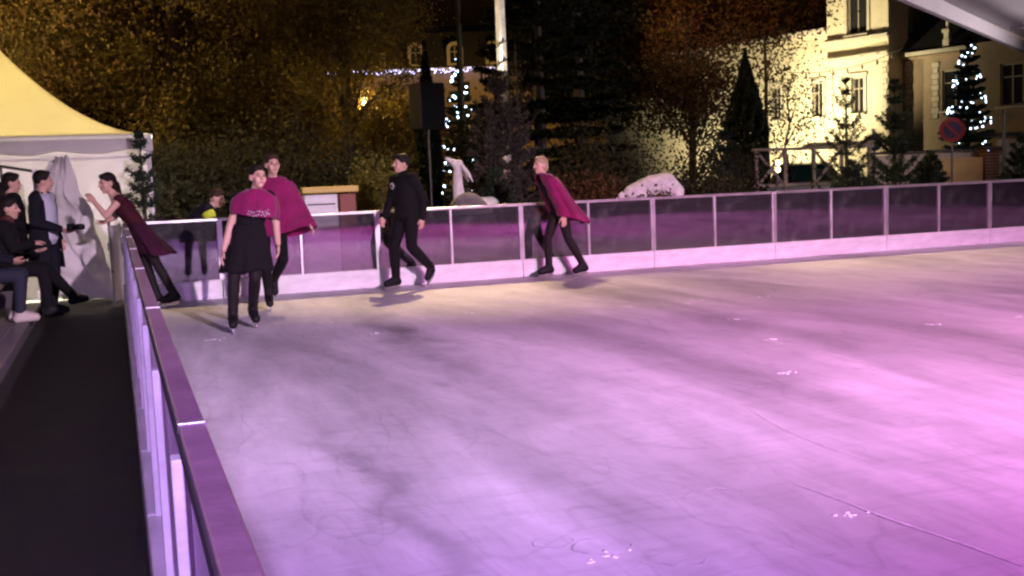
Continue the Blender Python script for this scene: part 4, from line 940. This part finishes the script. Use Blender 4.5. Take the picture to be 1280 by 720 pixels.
# loose crumpled plastic sheet hanging in front of the tent wall
r_ = np.random.default_rng(9); rows = []
for i in range(9):
    v = i/8; c = -.62+.30*v-.18*math.sin(v*PI); w_ = .10+.30*math.sin(min(1, v*1.35)*PI*.55)
    rows.append([(c+w_*(-1+2*q/8)+r_.normal()*.035, 15.75+r_.normal()*.06, 1.90-1.86*v+r_.normal()*.02) for q in range(9)])
tag(sheet('plastic_sheet', rows, 'tentwall', None, 5, 5, .004), 'crumpled pale plastic sheet hanging down in front of the tent wall', 'plastic sheet')
# queue rail in front of the tent
t = thing('tube_railing', 'thin tube railing with white uprights at the upper left', 'railing', (0, 0, 0)); b = MB()
b.path([(-3.2, 14.9, 1.98), (-1.25, 15.1, 1.80), (-.90, 15.15, 1.73)], [.018]*3, 8); b.obj('rail_tube', 'darksteel', t)
b = MB(); b.bevbox((-.90, 15.15, .88), (.062, .062, 1.76), .006); b.obj('upright', 'whiteplastic', t)
b = MB(); b.bevbox((-1.28, 15.1, .90), (.03, .03, 1.80), .005); b.obj('upright', 'darksteel', t)
b = MB(); b.bevbox((-2.4, 14.98, .94), (.03, .03, 1.88), .005); b.obj('upright', 'darksteel', t)
# lamp inside the tent
t = thing('tent_lamp', 'bare lamp hanging under the tent roof', 'lamp', (-1.9, 18.3, 2.75)); b = MB(); b.tube((0, 0, .04), (0, 0, 1.2), .006); b.tube((0, 0, .0), (0, 0, .08), .03, .02); b.obj('cord', 'blackplastic', t)
b = MB(); b.ell((0, 0, -.06), (.06, .06, .08)); b.obj('bulb', 'bulb_warm', t, True)
l = bpy.data.lights.new('lamp', 'POINT'); l.energy = TENT_W; l.color = (1, .90, .70); l.shadow_soft_size = .12; o = bpy.data.objects.new('lamp', l); col.objects.link(o); o.parent = t; o.location = (0, 0, -.20)

# ================================================================== event canopy at the upper right
cn = thing('stage_canopy', 'pale stage canopy with deep fascia jutting in at the upper right', 'canopy', (13.13, 16.37, 4.22), math.atan2(7.96, 10.47))
b = MB(); b.bevbox((6.0, 0, .17), (19, .14, .34), .02); b.obj('fascia', 'canopy', cn)
b = MB(); b.bevbox((-3.5, -5.07, .17), (.14, 10, .34), .02); b.obj('fascia', 'canopy', cn)
rows = [[(-3.4+19*q/8, -.10-9.8*k/6, .30+.9*math.sin(min(1, k/6)*PI/2)*1.0) for q in range(9)] for k in range(7)]
sheet('membrane', rows, 'canopy', cn, 2, 2, .01)
for k in range(4):
    b = MB(); b.tube((1.5+4.0*k, -.1, .42), (1.5+4.0*k, -9.8, 1.32), .045); b.obj('rib', 'steel', cn)
for x in (8.5, 15.2): b = MB(); b.tube((x, -9.6, -4.2), (x, -9.6, 1.1), .09, n=12); b.obj('leg', 'steel', cn)
for x in (8.5, 15.2): b = MB(); b.tube((x, -9.6, -1.0), (x, -.4, .2), .05, n=10); b.obj('brace', 'steel', cn)

# ================================================================== street furniture and things beyond the barrier
sp = thing('loudspeaker', 'black loudspeaker box on a stand above the man in black', 'loudspeaker', (5.26, 19, G0), .25)
b = MB(); b.bevbox((0, 0, 2.70), (.50, .42, .80), .03); b.obj('cabinet', 'blackplastic', sp)
b = MB(); b.bevbox((0, -.215, 2.70), (.45, .012, .74), .004); b.obj('grille', 'grille', sp)
b = MB(); b.tube((0, 0, 2.30), (0, 0, .75), .022); b.tube((0, 0, .9), (0, 0, .05), .03); b.obj('pole', 'darksteel', sp)
for k in range(3): a = 2*PI*k/3+.4; b = MB(); b.tube((0, 0, .85), (.55*math.cos(a), .55*math.sin(a), .02), .016); b.obj('leg', 'darksteel', sp)

ms = thing('steel_mast', 'tall shiny steel mast rising out of the top edge behind the grey fir', 'mast', (7.02, 20, G0))
b = MB(); b.path([(0, 0, 0), (0, 0, 3.4), (0, 0, 8.2)], [.115, .095, .075], 16); b.obj('pole', 'mast', ms, True)
b = MB(); b.tube((-1.3, -.05, 8.0), (1.3, -.05, 8.0), .04); b.obj('crossbar', 'mast', ms)
b = MB()
for k in range(30): a = k*.9; b.tube((.108*math.cos(a), .108*math.sin(a), 2.6+.05*k), (.106*math.cos(a+.9), .106*math.sin(a+.9), 2.65+.05*k), .008, n=5)
b.obj('cable_wrap', 'darksteel', ms)
ms = thing('dark_mast', 'thin dark mast between the loudspeaker and the steel mast', 'mast', (9.31, 30, G0)); b = MB(); b.path([(0, 0, 0), (0, 0, 12)], [.08, .06], 12); b.obj('pole', 'darksteel', ms); b = MB(); b.bevbox((0, -.3, 11.9), (.16, .7, .12), .03); b.obj('lamp_head', 'darksteel', ms)

def park_lamp(label, loc, h, m, color, power, r=.06):
    t = thing('park_lamp', label, 'lamp', (*loc, G0)); b = MB(); b.path([(0, 0, 0), (0, 0, .8), (0, 0, h-.1)], [.06, .04, .03], 10); b.obj('post', 'steel', t)
    b = MB(); b.loft([((0, 0, h-.12), (.05, 0, 0), (0, .05, 0)), ((0, 0, h-.08), (.09, 0, 0), (0, .09, 0))], 12); b.loft([((0, 0, h+.10), (.12, 0, 0), (0, .12, 0)), ((0, 0, h+.16), (.03, 0, 0), (0, .03, 0))], 12); b.obj('lamp_cap', 'darksteel', t)
    b = MB(); b.ell((0, 0, h), r); b.obj('globe', m, t, True)
    l = bpy.data.lights.new('lamp', 'POINT'); l.energy = power; l.color = color; l.shadow_soft_size = r; o = bpy.data.objects.new('lamp', l); col.objects.link(o); o.parent = t; o.location = (0, 0, h-.0); 
    l.shadow_soft_size = r+.02; return t
park_lamp('small park lamp on a pale post among leaves', (5.50, 25.2), 3.2, 'bulb_warm', (1, .62, .18), PARK_W)
broadleaf('leafy_tree', 'small yellow-leaved tree around the park lamp', (6.0, 24.2), 3.6, .85, 'leafy_yellow', 2600, .10, .24, .05, 50, 2.4, .3, .9, 95, limbs=26)

def street_lamp(label, loc, h, target, color, power, size=120):
    t = thing('street_lamp', label, 'street lamp', (*loc, G0), 0); d = (Vector((target[0]-loc[0], target[1]-loc[1], 0))).normalized(); b = MB()
    b.path([(0, 0, 0), (0, 0, h*.5), (0, 0, h), tuple(Vector((0, 0, h+.25))+d*.9)], [.10, .08, .05, .04], 10); b.obj('post', 'darksteel', t)
    p = Vector((0, 0, h+.22))+d*1.1; b = MB(); b.bevbox(p, (.30, .30, .12), .03); b.obj('lamp_head', 'darksteel', t); b = MB(); b.ell(p-Vector((0, 0, .07)), (.12, .12, .04)); b.obj('lamp_glass', mat('sodium_glass', (.5, .4, .2), .4, emit=(1, .55, .15), estr=8), t, True)
    spotlight(t, p-Vector((0, 0, .14)), Vector(target)-Vector((*loc, G0)), color, power, size, .9, .12); return t
street_lamp('sodium street lamp left of the tent', (-5.6, 19.8), 7.5, (.8, 25, 5.2), (1, .62, .22), STREET_W, 130)
street_lamp('sodium street lamp lighting the distant house front', (27.5, 78.0), 6.5, (27.0, 96, 6.0), (1, .60, .14), HOUSE_W, 130)

street_lamp('sodium street lamp right of the pale shed', (26.5, 18.0), 6.0, (20.6, 24.0, .8), (1, .66, .30), WALL_W, 75)

# white figures
def animal1():
    t = thing('deer_figure', 'white long-necked deer figure with raised muzzle beside the grey fir', 'figure', (4.96, 16.35, .0)); b = MB()
    b.cone((.02, 0, 1.02), (-.01, 0, 1.30), .105, .085); b.cone((-.01, 0, 1.30), (-.005, 0, 1.58), .085, .062); b.cone((-.005, 0, 1.60), (-.06, 0, 1.67), .066, .058); b.cone((-.05, 0, 1.67), (-.175, -.01, 1.735), .052, .030)
    b.ell((.02, 0, 1.66), (.07, .055, .06)); b.cone((.02, 0, .98), (.48, .05, .96), .17, .17); b.ell((.50, .05, .95), (.19, .17, .19))
    for sx, sy in ((.02, -.08), (.04, .08), (.5, -.06), (.52, .12)): b.cone((sx, sy, .88), (sx, sy, .45), .055, .035); b.cone((sx, sy, .45), (sx, sy, .03), .034, .028)
    o = baked('body', b, 'deer', t, .014, 5)
    for s in (-1, 1):
        b = MB(); b.cone((.05, s*.05, 1.63), (.13, s*.10, 1.50), .030, .034); b.cone((.13, s*.10, 1.50), (.20, s*.11, 1.37), .034, .012); baked('ear', b, 'deer', t, .012, 3)
        b = MB(); b.ell((-.085, s*.042, 1.695), (.012, .008, .010)); b.obj('eye', 'eye', t, True)
    b = MB(); b.ell((-.178, -.01, 1.737), (.016, .024, .020)); b.obj('nose', 'rock', t, True)
    b = MB(); b.tube((.10, .0, 1.12), (.16, -.12, 1.24), .012); b.tube((.16, -.12, 1.24), (.05, -.1, 1.28), .010); b.obj('harness', 'darksteel', t)
animal1()
def boulder(label, loc, r, seed, name='boulder'):
    bm = bmesh.new(); bmesh.ops.create_icosphere(bm, subdivisions=4, radius=1); r_ = np.random.default_rng(seed); ph = r_.uniform(0, 6, 6)
    for v in bm.verts:
        c = v.co.copy(); k = 1+.06*math.sin(c.x*3+ph[0])+.06*math.sin(c.y*4+ph[1])+.05*math.sin(c.z*5+c.x*3+ph[2]); v.co = Vector((c.x*r[0]*k, c.y*r[1]*k, c.z*r[2]*k))
    me = bpy.data.meshes.new(name); bm.to_mesh(me); bm.free(); o = link(name, me, 'rock', None, True); o.location = loc; tag(o, label, 'rock'); return o
boulder('smooth grey boulder below the white deer figure', (4.96, 15.75, .50), (.42, .30, .66), 2)
def animal2():
    t = thing('lamb_figure', 'white woolly animal figure with arched back and lowered head', 'figure', (8.35, 16.9, .0)); b = MB()
    b.cone((-.20, 0, 1.06), (.15, 0, 1.17), .16, .19); b.cone((.15, 0, 1.17), (.42, 0, 1.20), .19, .19); b.cone((.42, 0, 1.20), (.60, 0, 1.06), .19, .15); b.cone((-.20, 0, 1.06), (-.40, -.02, 1.02), .13, .085); b.cone((-.38, -.02, 1.02), (-.52, -.04, .96), .075, .045)
    for sx, sy in ((-.10, -.08), (-.06, .1), (.56, -.09), (.62, .09)): b.cone((sx, sy, 1.0), (sx+.03, sy, .55), .085, .05); b.cone((sx+.03, sy, .55), (sx+.02, sy, .02), .05, .045)
    baked('body', b, 'deer', t, .016, 4)
    for s in (-1, 1):
        b = MB(); b.cone((-.36, s*.07, 1.08), (-.33, s*.16, 1.03), .03, .018); baked('ear', b, 'deer', t, .012, 3)
        b = MB(); b.ell((-.46, s*.055, 1.015), .012); b.obj('eye', 'eye', t, True)
animal2()
shrub('brown bush hiding the legs of the white arched figure', (8.40, 16.40), .55, .98, 'leafy_red', 3600, .08, 77)

# white cabinet with yellow band
t = thing('equipment_cabinet', 'white equipment cabinet with yellow top band and red-brown side', 'cabinet', (2.95, 16.3, G0), -.1)
b = MB(); b.bevbox((-.12, 0, .66), (.48, .5, 1.26), .02); b.obj('cabinet_body', 'whiteplastic', t); b = MB(); b.bevbox((.02, 0, 1.355), (.80, .56, .09), .015); b.obj('top_band', 'yellow', t)
b = MB(); b.bevbox((.26, -.02, .66), (.24, .46, 1.26), .02); b.obj('side_panel', 'redbrown', t); b = MB(); b.bevbox((-.12, -.255, 1.15), (.40, .012, .02), .003); b.obj('groove', 'seam', t)

# timber frame fence with crossed braces
t = thing('timber_frame_fence', 'low timber frame fence with crossed braces before the parked car', 'fence', (12.15, 19.5, G0), math.atan2(-.35, 2.6)); W_ = 2.75
for x in (0, .62, 1.24, 1.86, 2.48): b = MB(); b.bevbox((x, 0, .87), (.07, .07, 1.74), .006); b.obj('fence_post', 'wood', t)
for z in (1.74, 1.02): b = MB(); b.bevbox((1.24, .0, z+.02), (2.64, .09, .06), .006); b.obj('fence_rail', 'wood', t)
for x in (0, 1.24):
    for s in (-1, 1):
        b = MB(); R = Matrix.Rotation(s*math.atan2(.66, .56), 3, 'Y'); b.box((x+.31, .01*s, 1.38), (.84, .03, .05), R=R); b.obj('brace', 'wood', t)
for k in range(3): b = MB(); b.bevbox((2.05, .30+.16*k, 1.86-.03*k), (1.5, .14, .03), .004); b.obj('roof_board', 'wood', t)

# parked car
t = thing('parked_car', 'pale parked car with teal windscreen glinting behind the timber frame fence', 'car', (18.3, 26.9, G0), math.radians(50))
def prof(y, zs): return [(x, y, z) for x, z in zs]
outer = [(-2.1, .35), (-2.12, .62), (-1.95, .85), (-1.1, .95), (-.45, 1.42), (.7, 1.46), (1.55, 1.02), (2.05, .92), (2.1, .40)]
b = MB(); n = len(outer); V = prof(-.84, outer)+prof(.84, outer); V = [(x, y*(1 if z < 1.0 else .80), z) for x, y, z in V]
b.add(V, [tuple(range(n))[::-1], tuple(range(n, 2*n))]+[(i, (i+1) % n, n+(i+1) % n, n+i) for i in range(n)]); b.obj('car_body', 'carpaint', t)
b = MB(); b.add([(-1.12, -.70, .985), (-1.12, .70, .985), (-.50, .60, 1.40), (-.50, -.60, 1.40)], [(0, 1, 2, 3)]); b.obj('windscreen', 'carglass', t); t.children[-1].location = (-.015, 0, .012)
for s in (-1, 1):
    b = MB(); b.add([(-.95, s*.80, 1.00), (1.2, s*.80, 1.04), (.66, s*.69, 1.40), (-.45, s*.69, 1.38)], [(0, 1, 2, 3)]); o = b.obj('side_window', 'carglass', t); o.location = (0, s*.03, .0)
    b = MB(); b.bevbox((-2.08, s*.58, .70), (.08, .30, .14), .02); b.obj('headlight', 'shirt', t)
    for x in (-1.3, 1.3):
        b = MB(); b.tube((x, s*.70, .32), (x, s*.88, .32), .32, n=20); w_ = b.obj('tyre', 'tyre', t); b = MB(); b.tube((x, s*.86, .32), (x, s*.89, .32), .19, n=16); b.obj('rim', 'steel', w_)

# garden wall, tan board, pillar
t = thing('garden_wall', 'low pinkish rendered garden wall with dark tile coping', 'wall', (19.0, 24.3, G0)); b = MB(); b.bevbox((2.6, 0, .79), (6.0, .24, 1.58), .01); b.obj('wall_body', 'pinkwall', t)
tl = None
for k in range(15):
    if tl is None: b = MB(); b.bevbox((0, 0, 0), (.385, .36, .07), .015); tl = b.obj('coping_tile', 'tile', t); tl.location = (-.2, 0, 1.635)
    else: copypart(tl, t, (-.2+.40*k, 0, 1.635+.012*math.sin(k*1.7)))
t = thing('tan_board', 'big tan orange board leaning before the garden wall', 'board', (19.95, 23.85, G0), 0); b = MB(); b.bevbox((1.0, .05, .72), (1.72, .03, 1.44), .006); b.obj('board_sheet', 'orangeboard', t)
for x in (.25, 1.0, 1.75): b = MB(); b.bevbox((x, .085, .72), (.06, .04, 1.44), .005); b.obj('batten', 'wood', t)
t = thing('brick_pillar', 'short brick pillar at the right end of the tan board', 'pillar', (22.05, 23.95, G0)); b = MB()
br0 = None
for r in range(19):
    for q in range(2):
        off = (.0 if r % 2 else 0); dims = ((.115, 0), (-.115, 0))[q]
        if br0 is None: b = MB(); b.bevbox((0, 0, 0), (.218, .30, .072), .006); br0 = b.obj('brick', 'brick', t); c = br0
        else: c = br0.copy(); col.objects.link(c); c.parent = t
        c.location = (dims[0], 0, .045+r*.084); c.rotation_euler = (0, 0, random.uniform(-.02, .02))
b = MB(); b.box((0, 0, .80), (.42, .27, 1.58)); b.obj('mortar_core', 'pinkwall', t); b = MB(); b.bevbox((0, 0, 1.67), (.54, .38, .08), .01); b.obj('cap_stone', 'tile', t)
t = thing('pale_shed', 'pale block wall of a shed behind the thin pole at right', 'shed', (23.6, 24.2, G0)); bl = None
for r in range(9):
    for q in range(6):
        if bl is None: b = MB(); b.bevbox((0, 0, 0), (.385, .2, .20), .008); bl = b.obj('block', 'trim', t); c = bl
        else: c = bl.copy(); col.objects.link(c); c.parent = t
        c.location = (-.9+.40*q+(.2 if r % 2 else 0), 0, .11+.212*r)
b = MB(); b.box((.2, .02, .98), (2.6, .15, 1.9)); b.obj('mortar_core', 'plaster2', t); b = MB(); b.bevbox((.2, .2, 2.02), (2.9, .9, .10), .01); b.obj('roof_slab', 'roof', t)
t = thing('thin_pole', 'thin dark pole standing right of the brick pillar', 'pole', (20.73, 22.0, G0)); b = MB(); b.tube((0, 0, 0), (0, 0, 2.48), .034); b.obj('pole', 'darksteel', t); b = MB(); b.ell((0, 0, 2.52), .045); b.obj('knob', 'darksteel', t, True)

# round signs
def sign(label, loc, z, r, rz, back=False):
    t = thing('round_sign', label, 'sign', (*loc, G0), rz); b = MB(); b.tube((0, .04, 0), (0, .04, z+r*.8), .026); b.obj('post', 'signback', t)
    def disc(rr, y, m, nm, par): b = MB(); b.loft([((0, y, z), (rr, 0, 0), (0, 0, rr)), ((0, y-.012, z), (rr, 0, 0), (0, 0, rr))], 32); return b.obj(nm, m, par)
    if back: disc(r, .0, 'signback', 'disc', t); b = MB(); b.bevbox((0, -.025, z), (.05, .02, r*1.5), .004); b.obj('bracket', 'signback', t); return
    disc(r, 0, 'signred', 'disc', t); disc(r*.68, -.014, 'signblue', 'inner_disc', t)
    b = MB(); R = Matrix.Rotation(math.radians(45), 3, 'Y'); b.box((0, -.030, z), (r*1.36, .006, r*.20), R=R); b.obj('diagonal_bar', 'signred', t)
sign('round red-ringed traffic sign with diagonal bar above the tan board', (20.03, 23.0), 2.15, .31, -.65)
sign('dark round sign seen from behind before the lit villa', (16.9, 22.0), 1.88, .205, -.65, True)
# lantern with two bulbs
t = thing('lantern_post', 'short lantern post with two warm bulbs left of the timber fence', 'lantern', (10.98, 16.95, G0)); b = MB(); b.tube((0, 0, 0), (0, 0, 1.52), .018); b.obj('post', 'darksteel', t)
for z in (1.37, 1.49): b = MB(); b.ell((0, -.03, z), (.038, .038, .045)); b.obj('bulb', 'bulb_warm', t, True)

# ================================================================== floodlights (none in view; some added only as fill)
def tower(label, loc, h, w, rz=0):
    t = thing('lighting_stand', label, 'lighting stand', (*loc, G0), rz); b = MB(); b.path([(0, 0, 0), (0, 0, h*.5), (0, 0, h)], [.04, .035, .028], 10); b.obj('pole', 'darksteel', t)
    b = MB(); b.tube((-w/2, 0, h), (w/2, 0, h), .028); b.obj('crossbar', 'darksteel', t)
    for k in range(3): a = 2*PI*k/3; b = MB(); b.tube((0, 0, .7), (.55*math.cos(a), .55*math.sin(a), .02), .02); b.obj('leg', 'darksteel', t)
tower('added tripod stand for the violet fill light behind the viewer', (-.75, -2.6), 3.8, .8, 0)  # added stand, carries only the violet fill head
tower('tall lighting stand at the near end of the rink', (5.5, -9.7), 6.5, 2.4, 0)
for (lab, bp_, x, tg, c, p, sz, bl, sx_) in FLOODS: floodlight(lab, (bp_[0]+x, bp_[1]+.12, bp_[2]), tg, c, p, sz, bl, 1.0, sx_)
floodlight('added small fill uplight at the foot of the steel mast', (6.55, 19.2, .35), (7.02, 20, 4.6), (1, .85, .66), 900, 40, .9, .8, 1, 'added fill lights')  # added lamp hidden by the fir, brightens the mast
CX, CY, CR = 13.13, 16.37, math.atan2(7.96, 10.47)
def cpt(x, y, z): return (CX+x*math.cos(CR)-y*math.sin(CR), CY+x*math.sin(CR)+y*math.cos(CR), 4.22+z)
floodlight('added fill light under the stage canopy, aimed up', cpt(8.5, -9.3, -1.6), cpt(4.5, -2.0, .3), (1, .86, .88), CANOPY_FILL_W, 110, .9, 1, 1, 'added fill lights')  # added lamp, there only to brighten the canopy underside
for (lab, x, tg, p) in MASTS: floodlight(lab, (7.02+x, 19.9, 7.8), tg, (1, .70, .34), p, 26, .9, 1.2, 3.6, 'warm mast floodlights')
floodlight('added warm fill light on the mast, aimed at the red-brown trees', (7.25, 20.1, 7.75), (16.4, 28, 6.0), (1, .50, .20), TREE_W, 34, .9, 1.2, 1, 'warm mast floodlights')  # extra head added to light the tree crowns before the villa
for (lab, s, y, ts, tz, p, sz) in UPS: floodlight(lab, villapt(s, y, .35), villapt(ts, 0, tz), (1, .86, .54), p, sz, .9, 1.3, 1, 'villa uplights')
